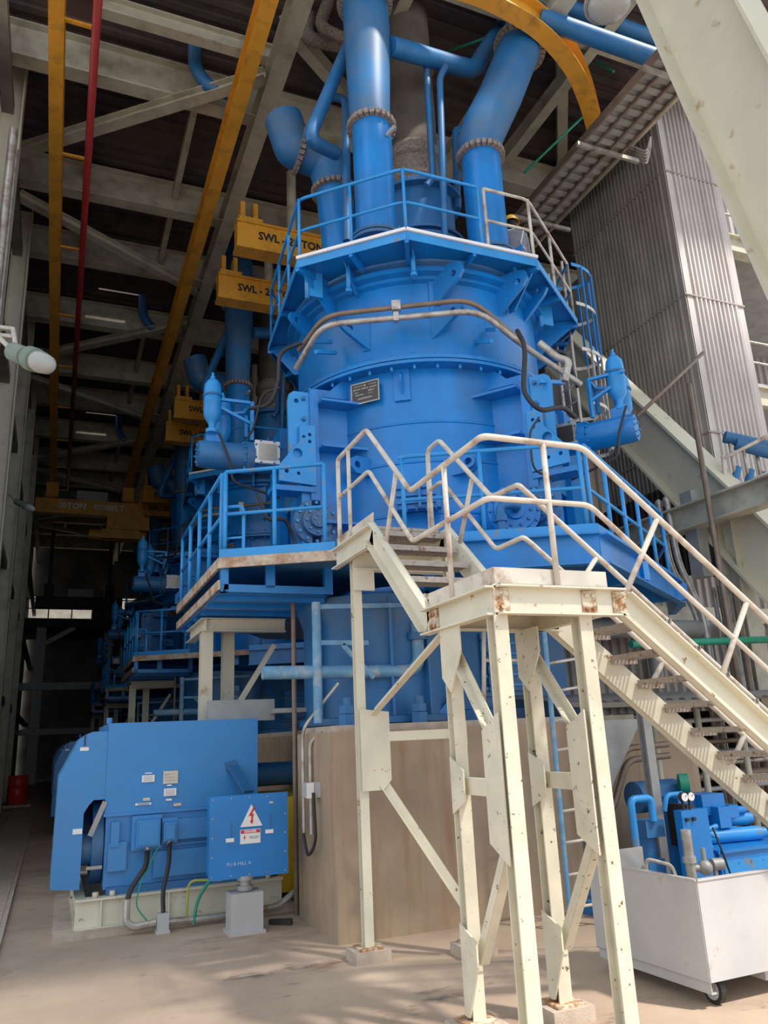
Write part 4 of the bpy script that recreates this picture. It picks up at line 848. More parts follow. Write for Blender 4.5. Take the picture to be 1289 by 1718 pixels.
for k, (pts, r_, m_, lab) in enumerate((
    ([(1.2, 8.9, .78), (1.18, 8.75, .6), (1.12, 8.7, .35), (1.12, 8.6, .18)], .022, BLACK, 'black flexible conduit dropping from the small motor box'),
    ([(.98, 8.9, .72), (.96, 8.75, .6), (.82, 8.72, .42), (.78, 8.7, .3)], .026, BLACK, 'black flexible conduit dropping from the large motor box'),
    ([(.78, 8.7, .32), (.78, 8.68, .12), (.85, 8.66, .07), (1.06, 8.64, .09)], .035, GALV, 'grey conduit elbow bending at floor level before the motor'),
    ([(1.16, 8.66, .08), (1.6, 8.7, .06), (2.3, 8.72, .08), (2.5, 8.75, .2)], .035, GALV, 'grey conduit lying along the plinth'),
    ([(1.7, 8.7, .4), (1.38, 8.75, .42), (1.36, 8.72, .05)], .012, CABLE, 'yellow green earth cable bracket left of the white pedestal'),
    ([(1.6, 8.72, .42), (1.46, 8.68, .25), (1.42, 8.66, .03)], .018, GREEN, 'green cable running to the floor left of the white pedestal'),
    ([(1.08, 8.85, .75), (.9, 8.7, .45), (.86, 8.7, .25), (1.02, 8.64, .06)], .007, GREEN, 'thin green earth wire hanging at the motor'))):
    o = MB().tube(pts, r_, 8, .08, 5).build('conduit' if m_ in (BLACK, GALV) else 'earth_cable', m_); tag(o, lab, 'cable')
o = MB().bar((2.12, 8.35, .02), (2.3, 8.2, .03), .06, .05).build('timber_scrap', DARK); tag(o, 'short dark offcut lying by the foundation corner', 'offcut')
# conduits and switch at foundation corner
t = thing('switch_box', 'small white switch box on the foundation left corner', 'electrical box', (2.38, 7.6, 1.2))
MB().mm((2.31, 7.62, 1.2), (2.44, 7.74, 1.34)).build('box_body', WCART, t); MB().mm((2.30, 7.61, 1.2), (2.37, 7.62, 1.34)).build('lid', WHITE, t)
for k, (pts, r_, m_, lab) in enumerate((
    ([(2.38, 8.0, .85), (2.38, 8.0, 1.85), (2.75, 7.9, 2.3)], .018, GALV, 'left grey conduit rising past the foundation corner'),
    ([(2.41, 7.85, .85), (2.41, 7.85, 1.72), (2.5, 7.7, 1.8)], .018, GALV, 'right grey conduit bending at the foundation top'),
    ([(2.36, 7.6, 1.25), (2.38, 7.6, .8), (2.34, 7.75, .65), (2.36, 7.95, .85)], .016, BLACK, 'black cable loop hanging under the switch box'))):
    o = MB().tube(pts, r_, 8, .1, 5).build('conduit', m_); tag(o, lab, 'cable')
# ---- steel staircase
st = thing('steel_staircase', 'cream steel stair tower with a landing leading up to the walkway', 'staircase', (2.76, 4.5, 0))
LZ = 2.6
def cb(m, a, b, w_, h_, up=(0, 0, 1), side=1): return m.chan(a, b, w_, h_, .014, up, side)
XL, XR, YF, YB = 2.44, 3.12, 4.06, 4.98
m = MB(); m.chan((XL, YF, LZ-.09), (XL, 5.02, LZ-.09), .07, .18, .012, side=-1); m.build('landing_beam', CREAM, st)
m = MB(); m.chan((XL, YF, LZ-.09), (3.38, YF, LZ-.09), .07, .18, .012, side=1); m.build('landing_beam', CREAM, st)
m = MB(); m.chan((XR+.05, YF, LZ-.09), (XR+.05, 5.0, LZ-.09), .06, .18, .012); m.build('landing_beam', CREAM, st)
m = MB(); m.chan((XL, 4.78, LZ-.09), (3.38, 4.78, LZ-.09), .06, .18, .012); m.build('landing_beam', CREAM, st)
m = MB().mm((XL+.02, YF+.02, LZ-.015), (3.36, 5.0, LZ))
for i in range(24): m.mm((XL+.03+i*.04, YF+.02, LZ), (XL+.035+i*.04, 5.0, LZ+.012))
m.build('landing_deck', GRATE, st)
m = MB().bar((XL+.01, YF+.02, LZ+.07), (3.3, YF+.02, LZ+.07), .008, .1).bar((XL+.01, YF+.02, LZ+.07), (XL+.01, 5.0, LZ+.07), .008, .1); m.build('toe_board', RAILC, st)
# bolted splice plates, rusty
for P, sx, ax in (((XL+.03, YF-.012, LZ-.09), .045, 0), ((3.12, YF-.012, LZ-.09), .06, 0), ((3.36, YF-.012, LZ-.09), .05, 0), ((XL-.012, 4.9, LZ-.09), .07, 1)):
    P = V(P); d = (.11, .008, .15) if ax == 0 else (.008, .14, .15)
    pl = MB().box(P, d).build('splice_plate', RUST, st, label='rust-stained bolted splice plate'); b = MB()
    for a in (-.025, .025) if sx > .05 or ax else (0,):
        for z in (-.04, .04):
            q0 = P+(V((a, 0, z)) if ax == 0 else V((0, a, z))); q1 = q0+(V((0, -.022, 0)) if ax == 0 else V((-.022, 0, 0))); b.cyl(q0, q1, .016, 6)
    b.build('splice_bolts', RUST, pl)
# legs
def leg(x, y, z1, m_=CREAMW, w_=.095, z0=.1):
    l = MB().ibeam((x, y, z0), (x, y, z1), w_, w_, .01, (0, 1, 0)).build('leg', m_, st)
    MB().mm((x-.1, y-.1, z0-.012), (x+.1, y+.1, z0+.004)).build('base_plate', RUST, l); return l
FL, FR, BL, BR = (2.46, 4.1), (3.08, 4.1), (2.45, 4.70), (3.07, 4.72); L1, L2 = (2.5, 6.62), (3.3, 6.3)
leg(*FL, LZ-.18); leg(*FR, LZ-.18); leg(*BL, LZ-.18, w_=.085); leg(*BR, LZ-.18)
leg(*L1, 3.42, CREAM, .08); leg(*L2, 3.42, CREAM, .08)
m = MB().ibeam((L1[0]-.04, L1[1]-.05, 3.3), (L2[0]+.1, L1[1]-.05, 3.3), .12, .16, .012); m.build('head_beam', CREAM, st)
MB().box((L1[0]+.05, L1[1]-.08, 3.13), (.2, .02, .2)).build('head_plate', CREAM, st)
for k, (q, lab) in enumerate(((FL, 'front left leg'), (FR, 'front right leg'), (BL, 'rear left leg of the landing'), (BR, 'rear right leg of the landing'), (L1, 'left leg under the upper flight'), (L2, 'right leg under the upper flight'))):
    o = MB().mm((q[0]-.15, q[1]-.13, 0), (q[0]+.15, q[1]+.13, .088)).build('footing', FOOT); tag(o, 'small square concrete footing under the ' + lab + ' of the stair tower', 'footing', 'stair tower footings')
# side K-braces (plane x const)
for x, F_, B_ in ((XL+.02, FL, BL), (3.07, FR, BR)):
    m = MB().angle((x, B_[1]-.04, LZ-.3), (x, F_[1]+.1, 1.72), .06, .06, .008); m.build('brace', CREAMW, st)
    m = MB().angle((x, F_[1]+.12, 1.1), (x, B_[1]-.05, .42), .06, .06, .008); m.build('brace', CREAMW, st)
    MB().bar((x, F_[1]+.05, 1.42), (x, B_[1]-.05, 1.42), .05, .1).build('strut', CREAMW, st)
    MB().prism([[(F_[1]-.02, 1.02), (F_[1]+.18, 1.12), (F_[1]+.18, 1.75), (F_[1]-.02, 1.85)]], (x-.06, 0, 0), (0, 1, 0), (0, 0, 1), .012).build('gusset_plate', CREAMW, st)
    MB().prism([[(B_[1]-.14, 1.33), (B_[1]+.03, 1.25), (B_[1]+.03, 1.6), (B_[1]-.14, 1.52)]], (x-.06, 0, 0), (0, 1, 0), (0, 0, 1), .012).build('gusset_plate', CREAMW, st)
    MB().prism([[(B_[1]-.02, .12), (B_[1]+.04, .12), (B_[1]+.04, .62), (B_[1]-.16, .55), (B_[1]-.16, .42)]], (x-.06, 0, 0), (0, 1, 0), (0, 0, 1), .012).build('gusset_plate', CREAMW, st)
    MB().prism([[(B_[1]+.06, 2.42), (B_[1]-.22, 2.42), (B_[1]-.22, 2.25), (B_[1]-.05, 2.0), (B_[1]+.06, 2.1)]], (x-.06, 0, 0), (0, 1, 0), (0, 0, 1), .012).build('gusset_plate', CREAMW, st)
# frame between the upper flight legs and the landing
MB().prism([[(L1[0]-.03, 1.3), (L1[0]+.16, 1.3), (L1[0]+.24, 1.38), (L1[0]+.24, 1.95), (L1[0]-.03, 1.98)]], (0, L1[1]-.075, 0), (1, 0, 0), (0, 0, 1), .012).build('gusset_plate', CREAM, st)
MB().bar((L1[0]+.2, L1[1]-.05, 1.74), (L2[0], L2[1]-.02, 1.74), .03, .08).build('strut', CREAM, st)
MB().angle((L1[0]+.18, L1[1]-.05, 1.36), (L2[0]-.05, L2[1]-.05, .35), .06, .07, .008).build('brace', CREAM, st)
MB().angle((L1[0]+.12, L1[1]-.05, 1.95), (XL+.14, 5.02, 2.46), .06, .07, .008).build('brace', CREAM, st)
MB().prism([[(-.1, -.1), (.06, -.1), (.06, .1), (-.02, .1)]], (L2[0]-.03, L2[1]-.08, 1.74), (1, 0, 0), (0, 0, 1), .012).build('gusset_plate', CREAM, st)
# upper flight
Yt = 6.02; Yb = 5.0; Zt = 3.50
for x, sd_ in ((XL, -1), (XR, 1)):
    m = MB(); m.chan((x, Yb, LZ-.08), (x, Yt, Zt-.06), .06, .19, .012, side=sd_); m.chan((x, Yt-.03, Zt-.1), (x, 6.95, Zt-.1), .06, .19, .012, side=sd_); m.build('stringer', CREAM, st)
for i in range(5):
    k = (i+.7)/5.2; y = Yb+.02+(Yt-Yb)*k; z = LZ+(Zt-LZ)*k+.02; m = MB().mm((XL+.03, y-.02, z-.02), (XR-.03, y+.2, z))
    for j in range(8): m.mm((XL+.03, y-.02+j*.028, z-.035), (XR-.03, y-.015+j*.028, z+.004))
    m.mm((XL+.03, y-.025, z-.04), (XR-.03, y-.015, z+.005)); m.build('tread', GRATE, st)
MB().mm((XL+.02, 6.05, Zt-.02), (XR-.02, 7.1, Zt+.01)).build('top_landing_deck', GRATE, st)
MB().bar((XL+.01, 6.0, Zt+.06), (XL+.01, 6.95, Zt+.06), .008, .11).build('toe_board', RAILC, st)
# lower flight
sl = V((1.12, 0, -.91)).normalized(); Lf = 4.2
for y in (YF, 4.78):
    m = MB(); a = V((3.37, y, LZ-.09)); b = a+sl*Lf; b.z = max(b.z, .05)
    m.chan(a, V((a.x+(a.z-.05)*1.12/.91, y, .05)), .07, .18, .012, side=1 if y == YF else -1); m.build('stringer', CREAM, st)
for i in range(14):
    z = LZ-.18*(i+1); x = 3.40+.18*(i+1)*1.12/.91-.02
    if z < .1: break
    m = MB()
    for j in range(7): m.mm((x-.02+j*.035, YF+.02, z-.03), (x-.012+j*.035, 4.76, z))
    for j in range(6): m.mm((x-.02, YF+.1+j*.11, z-.012), (x+.2, YF+.105+j*.11, z-.002))
    m.mm((x-.025, YF+.02, z-.035), (x-.015, 4.76, z+.003)).mm((x-.02, 4.72, z-.06), (x+.19, 4.76, z)); m.build('tread', GRATE, st)
# handrails
def hr(pts, r_=.022): return MB().tube(pts, r_, 10, .06, 5)
dz = V((0, 0, 1))
s1 = 1.12/.91
def down(x0, z0, x1): return z0-(x1-x0)/s1
hr([(XL, 6.85, Zt+.0), (XL, 6.85, 4.40), (XL, 6.06, 4.41), (XL, 5.2, 3.56), (XL, YF, 3.58), (3.22, YF, 3.58), (6.1, YF, 3.58-(6.1-3.22)/s1)]).build('handrail', RAILC, st)
hr([(XL, 6.82, 4.0), (XL, 6.04, 4.01), (XL, 5.21, 3.16), (XL, YF, 3.16), (3.22, YF, 3.17), (5.9, YF, 3.17-(5.9-3.22)/s1)], .019).build('mid_rail', RAILC, st)
hr([(3.14, 6.3, Zt), (3.14, 6.25, 4.35), (3.14, 6.0, 4.36), (3.14, 5.16, 3.55), (3.14, 4.76, 3.53), (3.2, 4.76, 3.48), (6.1, 4.76, 3.48-(6.1-3.2)/s1)]).build('handrail', RAILC, st)
hr([(3.14, 6.25, 3.95), (3.14, 6.0, 3.96), (3.14, 5.16, 3.12), (3.14, 4.76, 3.12), (3.2, 4.76, 3.08), (6.0, 4.76, 3.08-(6.0-3.2)/s1)], .019).build('mid_rail', RAILC, st)
for a, b in (((XL, 6.55, Zt), (XL, 6.55, 4.4)), ((XL, 5.75, 3.22), (XL, 5.45, 3.8)), ((XL, 4.62, LZ), (XL, 4.62, 3.58)), ((2.90, YF, LZ), (2.90, YF, 3.58)), ((3.14, 5.75, 3.3), (3.14, 5.45, 3.8)), ((3.14, 6.25, 3.5), (3.14, 6.25, 4.3))):
    MB().cyl(a, b, .02, 8).build('post', RAILC, st)
for x in (3.42, 4.12, 4.82, 5.5):
    for y, zz in ((YF, 3.58), (4.76, 3.48)):
        zb = LZ-(x-3.38)/s1; MB().cyl((x, y, zb), (x+.36, y, 3.58-.02-(x+.36-3.22)/s1 if y == YF else 3.46-(x+.36-3.2)/s1), .02, 8).build('post', RAILC, st)
# ---- access ladder by the foundation
t = thing('access_ladder', 'pale blue straight ladder standing against the foundation face', 'ladder', (4.4, 6.4, 0))
A1, A2 = at(955, 1525, 'y', 6.5), at(917, 1090, 'y', 6.5); B1, B2 = at(1012, 1500, 'y', 6.5), at(975, 1080, 'y', 6.5)
A1.z = B1.z = .05
MB().cyl(A1, A2+dz*.5, .024, 10).cyl(B1, B2+dz*.5, .024, 10).build('stile', PALEB, t)
m = MB()
for i in range(9): k = (i+.5)/9; m.cyl(A1+(A2-A1)*k, B1+(B2-B1)*k, .014, 8)
m.build('rungs', RAILC, t)
MB().cyl(at(812, 1040, 'y', 7.4), at(812, 1190, 'y', 7.4), .025, 8).cyl(at(812, 1108, 'y', 7.4), at(880, 1108, 'y', 7.4), .02, 8).build('side_rail', RAILC, t)
# ---- cart
t = thing('waste_cart', 'white steel waste cart on castors at the foot of the stairs', 'cart', (4.4, 4.9, 0))
cz0, cz1 = .16, .78
P = [V((3.93, 4.34, 0)), V((3.88, 5.42, 0)), V((5.35, 5.5, 0)), V((5.35, 4.36, 0))]
m = MB(); m.bar(P[0]+dz*(.46), P[1]+dz*.46, .012, .59).bar(P[1]+dz*.48, P[1]+V((.55, .03, .48)), .012, .65).bar(P[3]+dz*.46, P[0]+dz*.46, .012, .59)
m.prism([[(p.x, p.y) for p in P]], (0, 0, .18), (1, 0, 0), (0, 1, 0), .02); m.build('box_body', WCART, t)
m = MB()
for a, b in ((P[0], P[1]), (P[3], P[0])): m.bar(a+dz*.757, b+dz*.757, .03, .012)
m.build('rim', WCART, t)
m = MB().chan(P[0]+dz*.13+V((.02, .02, 0)), P[1]+dz*.13+V((.02, 0, 0)), .04, .08, .008).mm((4.45, 4.4, .09), (4.52, 5.4, .16)); m.build('under_frame', WCART, t)
for x, y in ((4.06, 4.46), (4.02, 5.3), (5.2, 4.46), (5.2, 5.3)):
    c_ = MB().cyl((x-.02, y, .085), (x+.02, y, .085), .085, 24); wv = c_.build('castor', BLACK, t)
    MB().cyl((x-.023, y, .085), (x+.023, y, .085), .06, 20).build('wheel_hub', WCART, wv)
    MB().mm((x-.035, y-.03, .06), (x-.028, y+.03, .16)).mm((x+.028, y-.03, .06), (x+.035, y+.03, .16)).cyl((x-.04, y, .085), (x+.04, y, .085), .012, 8).build('fork', GALV, wv)
MB().tube([(4.42, 5.44, .5), (4.42, 5.4, .72), (4.62, 5.35, .66), (4.66, 5.3, .4)], .014, 8, .04).build('handle', RAILC, t)
# ---- hydraulic power unit
hp = thing('hydraulic_power_unit', 'blue hydraulic power unit with two gauges behind the cart', 'hydraulic unit', (6, 6.6, 0))
MB().mm((4.9, 6.3, 0), (7.6, 7.6, .12)).build('skid', BLUE, hp)
MB().mm((5.98, 6.25, .12), (6.95, 7.3, .52)).mm((5.95, 6.22, .52), (6.98, 7.33, .55)).build('oil_tank', BLUE, hp)
b = MB()
for i in range(6): b.cyl((6.05+i*.16, 6.25, .42), (6.05+i*.16, 6.235, .42), .01, 6); b.cyl((6.05+i*.16, 6.25, .2), (6.05+i*.16, 6.235, .2), .01, 6)
b.mm((6.02, 6.242, .17), (6.93, 6.25, .45)); b.build('tank_cover', BLUE2, hp)
MB().mm((5.55, 6.2, .12), (5.87, 6.3, .94)).build('gauge_panel', BLUE, hp)
for x in (5.60, 5.68):
    g_ = MB().cyl((x, 6.22, 1.06), (x, 6.18, 1.06), .045, 20).cyl((x, 6.22, .92), (x, 6.22, 1.02), .012, 8).build('gauge_case', DARK, hp); fcx = MB().cyl((x, 6.18, 1.06), (x, 6.176, 1.06), .038, 20).build('gauge_dial', WHITE, g_)
    MB().bar((x, 6.174, 1.06), (x+.02, 6.174, 1.08), .004, .003).build('needle', BLACK, g_)
    MB().cyl((x, 6.2, .86), (x, 6.17, .86), .018, 10).build('knob', DARK, hp)
for z, a in ((.62, 6.6), (.75, 6.75), (.62, 7.0)): MB().cyl((6.1, a, z), (6.8, a-.1, z), .07, 18).cyl((6.8, a-.1, z), (6.86, a-.11, z), .055, 18).build('filter_cylinder', BLUE2, hp)
MB().cyl((5.75, 7.1, 1.0), (6.3, 7.1, 1.0), .16, 24).build('electric_motor', BLUED, hp)
MB().mm((5.98, 6.7, .55), (6.2, 7.0, 1.0)).mm((6.2, 6.6, .82), (6.5, 6.9, 1.02)).mm((6.3, 6.5, .7), (6.45, 6.7, .9)).mm((6.5, 6.55, .78), (6.62, 6.75, .9)).cyl((6.62, 6.6, .84), (6.75, 6.6, .84), .04, 12).build('valve_block', BLUE, hp)
MB().mm((5.9, 6.5, .55), (6.0, 6.8, .95)).build('cooler', DARK, hp)
for pts, r_ in (([(5.14, 6.4, .12), (5.14, 6.4, 1.06), (5.38, 6.4, 1.06), (5.38, 6.4, .85)], .035), ([(5.7, 6.6, .9), (5.75, 6.6, 1.05), (5.95, 6.6, 1.05)], .025), ([(5.9, 6.35, .55), (5.95, 6.35, .72), (6.1, 6.35, .75)], .025), ([(5.88, 6.3, .3), (5.98, 6.3, .5), (5.9, 6.3, .7), (6.1, 6.35, .65)], .02)):
    MB().tube(pts, r_, 10, .06, 5).build('pipe', BLUE2, hp)
MB().mm((5.3, 6.45, .12), (5.5, 6.7, .5)).cyl((5.4, 6.55, .5), (5.4, 6.55, .72), .08, 14).mm((5.3, 6.42, .7), (5.52, 6.65, .85)).build('pump', BLUED, hp)
MB().tube([(6.0, 6.3, .75), (5.98, 6.2, .55), (6.05, 6.2, .3)], .01, 8, .1).build('hose', BLACK, hp)
t = thing('standpipe_valve', 'grey standpipe with valve in front of the blue power unit', 'valve', (5.25, 6.0, 0))
MB().cyl((5.3, 5.9, 0), (5.3, 5.9, .82), .045, 14).cyl((5.3, 5.9, .55), (5.3, 5.9, .6), .06, 14).build('pipe', GALV, t)
MB().cyl((5.3, 5.9, .5), (5.5, 5.85, .5), .03, 10).sphere((5.43, 5.86, .5), .065).cyl((5.43, 5.86, .5), (5.43, 5.86, .66), .02, 8).cyl((5.5, 5.85, .52), (5.6, 5.83, .52), .05, 12).cyl((5.52, 5.84, .1), (5.52, 5.84, .5), .02, 8).build('valve_body', GREY, t)
o = MB().cyl((6.2, 6.9, 1.12), (6.28, 6.85, 1.12), .1, 16).build('green_coupling', GREEN); tag(o, 'round green pump coupling above the blue power unit', 'coupling')
o = MB().ibeam((5.72, 6.75, .12), (5.72, 6.75, 1.95), .1, .1, .01, (0, 1, 0)).build('canopy_post', GREY); tag(o, 'grey steel post standing behind the gauge panel', 'post')
# canopy of corrugated sheet, clutter behind the stairs
cn = MB(); corr(cn, (5.3, 7.0, 1.98), (1, 0, 0), (0, .95, .08), 5.0, 1.9, .18, .03, (0, 0, 1)); o = cn.build('sheet_canopy', CLADD); tag(o, 'corrugated sheet canopy behind the stair treads', 'canopy')
o = MB().mm((4.9, 7.6, 1.78), (6.3, 7.7, 1.86)).build('ledge_beam', SAGE); tag(o, 'beige ledge beam under the sheet canopy', 'beam')
o = MB().prism([[(0, 0), (.75, 0), (.12, -.85), (0, -.85)]], (5.15, 7.25, 1.8), (1, 0, 0), (0, 0, 1), .5).build('steel_hopper', GREY); tag(o, 'dark grey steel hopper below the ledge', 'hopper')
o = MB().mm((5.3, 7.75, 0), (7.3, 7.9, 1.75)).build('plinth_wall', CONC); tag(o, 'tan concrete wall behind the power unit', 'low wall')
for k, (pts, r_, lab) in enumerate((([(5.15, 7.1, .95), (5.4, 7.1, 1.0), (5.7, 7.1, 1.5), (6.3, 7.1, 1.52)], .035, 'upper grey process pipe behind the stair'), ([(5.15, 7.1, .82), (5.45, 7.1, .88), (5.72, 7.1, 1.38), (6.3, 7.1, 1.4)], .035, 'lower grey process pipe behind the stair'))):
    o = MB().tube(pts, r_, 10, .12).build('process_pipe', BROWN); tag(o, lab, 'pipe')
random.seed(11)
for k in range(7):
    z = .9+k*.14; o = MB().cyl((6.2, 8.05+.12*(k % 3), z), (10.5, 8.05+.12*(k % 3), z+.05), .03+.02*(k % 2), 8).build('pipe_rack_pipe', [GREY, BROWN, GALV][k % 3]); tag(o, ['lowest', 'second lowest', 'third lowest', 'middle', 'third highest', 'second highest', 'highest'][min(k, 6)]+' horizontal pipe of the dark rack behind the stairs', 'pipe', 'pipe rack behind the stairs')
for k in range(4):
    o = MB().cyl((6.7+k*.7, 7.75, 0), (6.7+k*.7, 7.75, 1.9), .04, 8).build('rack_post', SAGE); tag(o, ['leftmost', 'second from left', 'third from left', 'rightmost'][k]+' thin post of the pipe rack behind the stairs', 'post', 'rack posts behind the stairs')
o = MB().cyl((6.9, 8.2, 2.75), (10.3, 8.2, 2.85), .05, 10).build('process_pipe', GREEN); tag(o, 'green pipe behind the stair handrail', 'pipe')
o = MB().cyl((6.3, 9.2, 3.1), (10.3, 9.2, 3.1), .14, 16).build('process_pipe', GREY); tag(o, 'thick dusty grey pipe behind the lower flight', 'pipe')
o = MB().tube([(7.4, 9.6, 2.4), (7.4, 9.6, 3.4), (8.5, 9.6, 3.45), (8.5, 9.6, 2.3)], .1, 12, .25).build('process_pipe', GREY); tag(o, 'dusty grey pipe bent like a gate behind the stairs', 'pipe')
cw = MB(); corr(cw, (6.4, 9.9, 1.9), (1, 0, 0), (0, 0, 1), 5.5, 2.2, .16, .05); o = cw.build('sheet_fence', CLADD); tag(o, 'dusty corrugated sheet wall behind the lower flight', 'fence')
o = MB().mm((6.3, 9.75, 3.3), (11.5, 9.9, 3.55)).mm((6.3, 9.72, 2.0), (11.5, 9.88, 2.1)).build('fence_rail', SAGE); tag(o, 'horizontal dusty beam across the corrugated sheet wall', 'beam')
# ---- side frame with diagonal braces, right
XRR = 9.5
o = MB().ibeam((9.15, 5.5, 4.8), (9.15, 14, 4.95), .3, .4, .03).build('side_beam', SAGE); tag(o, 'horizontal grey-green girder at the right above the pipes', 'beam')
def diag(a, b, w_, h_, lab, m_=SAGEL):
    o = MB().ibeam(a, b, w_, h_, .04, (1, 0, 0)).build('diagonal_brace', m_); tag(o, lab, 'brace')
a = at(1395, 1105, 'x', XRR); b = at(1000, 590, 'x', XRR)
dgn = (b-a).normalized()
def slab(px, X, w_, lab, th=.5):
    """diagonal member: its two edges at the depth of the frame"""
    (x1, y1), (x2, y2), (x3, y3), (x4, y4) = px
    A, B = at(x1, y1, 'x', X), at(x2, y2, 'x', X); C_, D = at(x3, y3, 'x', X), at(x4, y4, 'x', X)
    a_m, b_m = (A+B)/2, (C_+D)/2; d = (b_m-a_m).normalized(); hgt = abs((B-A).dot(d.cross(V((1, 0, 0)))))
    o = MB().ibeam(a_m, b_m, th, hgt, .045).build('diagonal_brace', SAGEL); tag(o, lab, 'brace'); return hgt
def member(e1, e2, X, w_, lab, back, fwd, th=.045):
    A, B = at(*e1[0], 'x', X), at(*e1[1], 'x', X); C_, D = at(*e2[0], 'x', X), at(*e2[1], 'x', X)
    d = ((B-A).normalized()+(D-C_).normalized()).normalized(); nrm = d.cross(V((1, 0, 0))); hgt = (C_-A).dot(nrm); c_ = A+nrm*(hgt/2)
    o = MB().ibeam(c_-d*back, c_+d*fwd, w_, abs(hgt), th).build('diagonal_brace', SAGEL); tag(o, lab, 'brace')
member(((1069, 660), (1239, 815)), ((1050, 747), (1147, 851)), 9.6, .42, 'pale green diagonal brace passing behind the right hydraulic cylinder', 3.5, 8)
member(((1085, 0), (1289, 385)), ((1258, 0), (1335, 165)), 7.6, .5, 'huge pale diagonal brace crossing the top right corner', 5, 6)
# columns and conduits at right
o = MB().ibeam((XRR+.1, 8.75, 0), (XRR+.1, 8.75, 4.9), .3, .3, .02, (0, 1, 0)).build('frame_column', SAGE); tag(o, 'grey-green column under the right girder', 'column')
o = MB().mm((XRR-.35, 9.0, 3.9), (XRR-.15, 9.25, 5.3)).build('control_cabinet', GREY); tag(o, 'tall grey cabinet mounted on the right girder', 'cabinet')
for k in range(2):
    o = MB().tube([(XRR-.4, 9.75-.18*k, 5.2), (XRR-.42, 9.65-.18*k, 5.3), (XRR-.42, 9.6-.18*k, 4.2), (XRR-.4, 9.2-.12*k, 3.3), (XRR-.4, 9.2-.12*k, 0)], .05, 10, .25).build('riser_conduit', GALV); tag(o, ['left', 'right'][k]+' of two grey conduits curving down from the right girder', 'pipe')
for k in range(4):
    o = MB().cyl((XRR-.3, 8.9-.13*k, 0), (XRR-.3, 8.9-.13*k, 3.7), .035+.012*(k % 2), 8).build('riser_conduit', [GALV, BROWN][k % 2]); tag(o, ['leftmost', 'second from left', 'third from left', 'rightmost'][k]+' thin vertical conduit in front of the right column', 'pipe')
SPp = at(1232, 1100, 'y', 8.3); o = MB().cyl((SPp.x, 8.3, 0), (SPp.x, 8.3, at(1190, 650, 'y', 8.3).z), .04, 8).build('stand_pipe', BROWN); tag(o, 'thin brown vertical pipe rising in front of the cladding tower', 'pipe')
o = MB().cyl(at(1068, 700, 'y', 8.6), at(1180, 592, 'y', 8.6), .03, 8).build('spray_lance', BROWN); tag(o, 'thin brown rod sticking out right of the accumulators', 'rod')
# blue-grey manifold
t = thing('valve_manifold', 'pale blue pipe manifold with slanted valves above the right girder', 'manifold', (10.0, 8.6, 5.4))
Pm = [at(1218, 728, 'x', 10), at(1330, 742, 'x', 9.6)]
MB().cyl(at(1216, 733, 'y', 8.9), at(1340, 760, 'y', 8.4), .1, 16).cyl(at(1235, 745, 'y', 8.8), at(1350, 775, 'y', 8.3), .1, 16).build('header', BLUED, t)
for k in range(5):
    P_ = at(1225+k*22, 745+k*5, 'y', 8.7); MB().cyl(P_, P_-dz*.5, .03, 8).build('drop', GALV, t); MB().cyl(P_-dz*.75+V((-.15, 0, -.1)), P_-dz*.45+V((.08, 0, .05)), .06, 12).build('valve', BLUED, t)
t = thing('gallery_railing', 'grey railing above the right girder', 'railing', at(1220, 800, 'y', 8.8))
MB().cyl(at(1213, 770, 'y', 8.7), at(1350, 700, 'y', 8.0), .03, 8).cyl(at(1213, 830, 'y', 8.7), at(1350, 765, 'y', 8.0), .03, 8).cyl(at(1213, 765, 'y', 8.7), at(1222, 850, 'y', 8.7), .03, 8).build('rails', RAILC, t)
# ---- cladding tower
TX0, TX1, TY0, TY1 = 10.95, 12.45, 10.1, 13.2
t = thing('cladding_tower', 'tall grey corrugated metal tower behind the right braces', 'tower', (11.7, 11.6, 0))
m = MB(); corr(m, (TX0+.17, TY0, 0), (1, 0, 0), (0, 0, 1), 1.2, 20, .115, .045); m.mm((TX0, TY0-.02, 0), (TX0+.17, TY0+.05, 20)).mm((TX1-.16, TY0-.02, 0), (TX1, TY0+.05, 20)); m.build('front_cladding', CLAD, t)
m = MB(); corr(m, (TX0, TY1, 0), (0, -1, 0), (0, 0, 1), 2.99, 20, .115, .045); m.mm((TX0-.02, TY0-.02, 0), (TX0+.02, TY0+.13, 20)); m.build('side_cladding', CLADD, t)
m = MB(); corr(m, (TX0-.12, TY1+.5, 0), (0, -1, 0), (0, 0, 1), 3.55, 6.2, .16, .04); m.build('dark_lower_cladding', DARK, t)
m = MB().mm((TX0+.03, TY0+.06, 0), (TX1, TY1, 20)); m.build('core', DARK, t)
m = MB()
for z in (4, 6.9, 9.8, 12.7, 15.6): m.mm((TX0-.055, TY0-.055, z), (TX1+.01, TY0, z+.03)).mm((TX0-.055, TY0, z), (TX0, TY1, z+.03))
m.build('sheet_lap', CLADD, t)
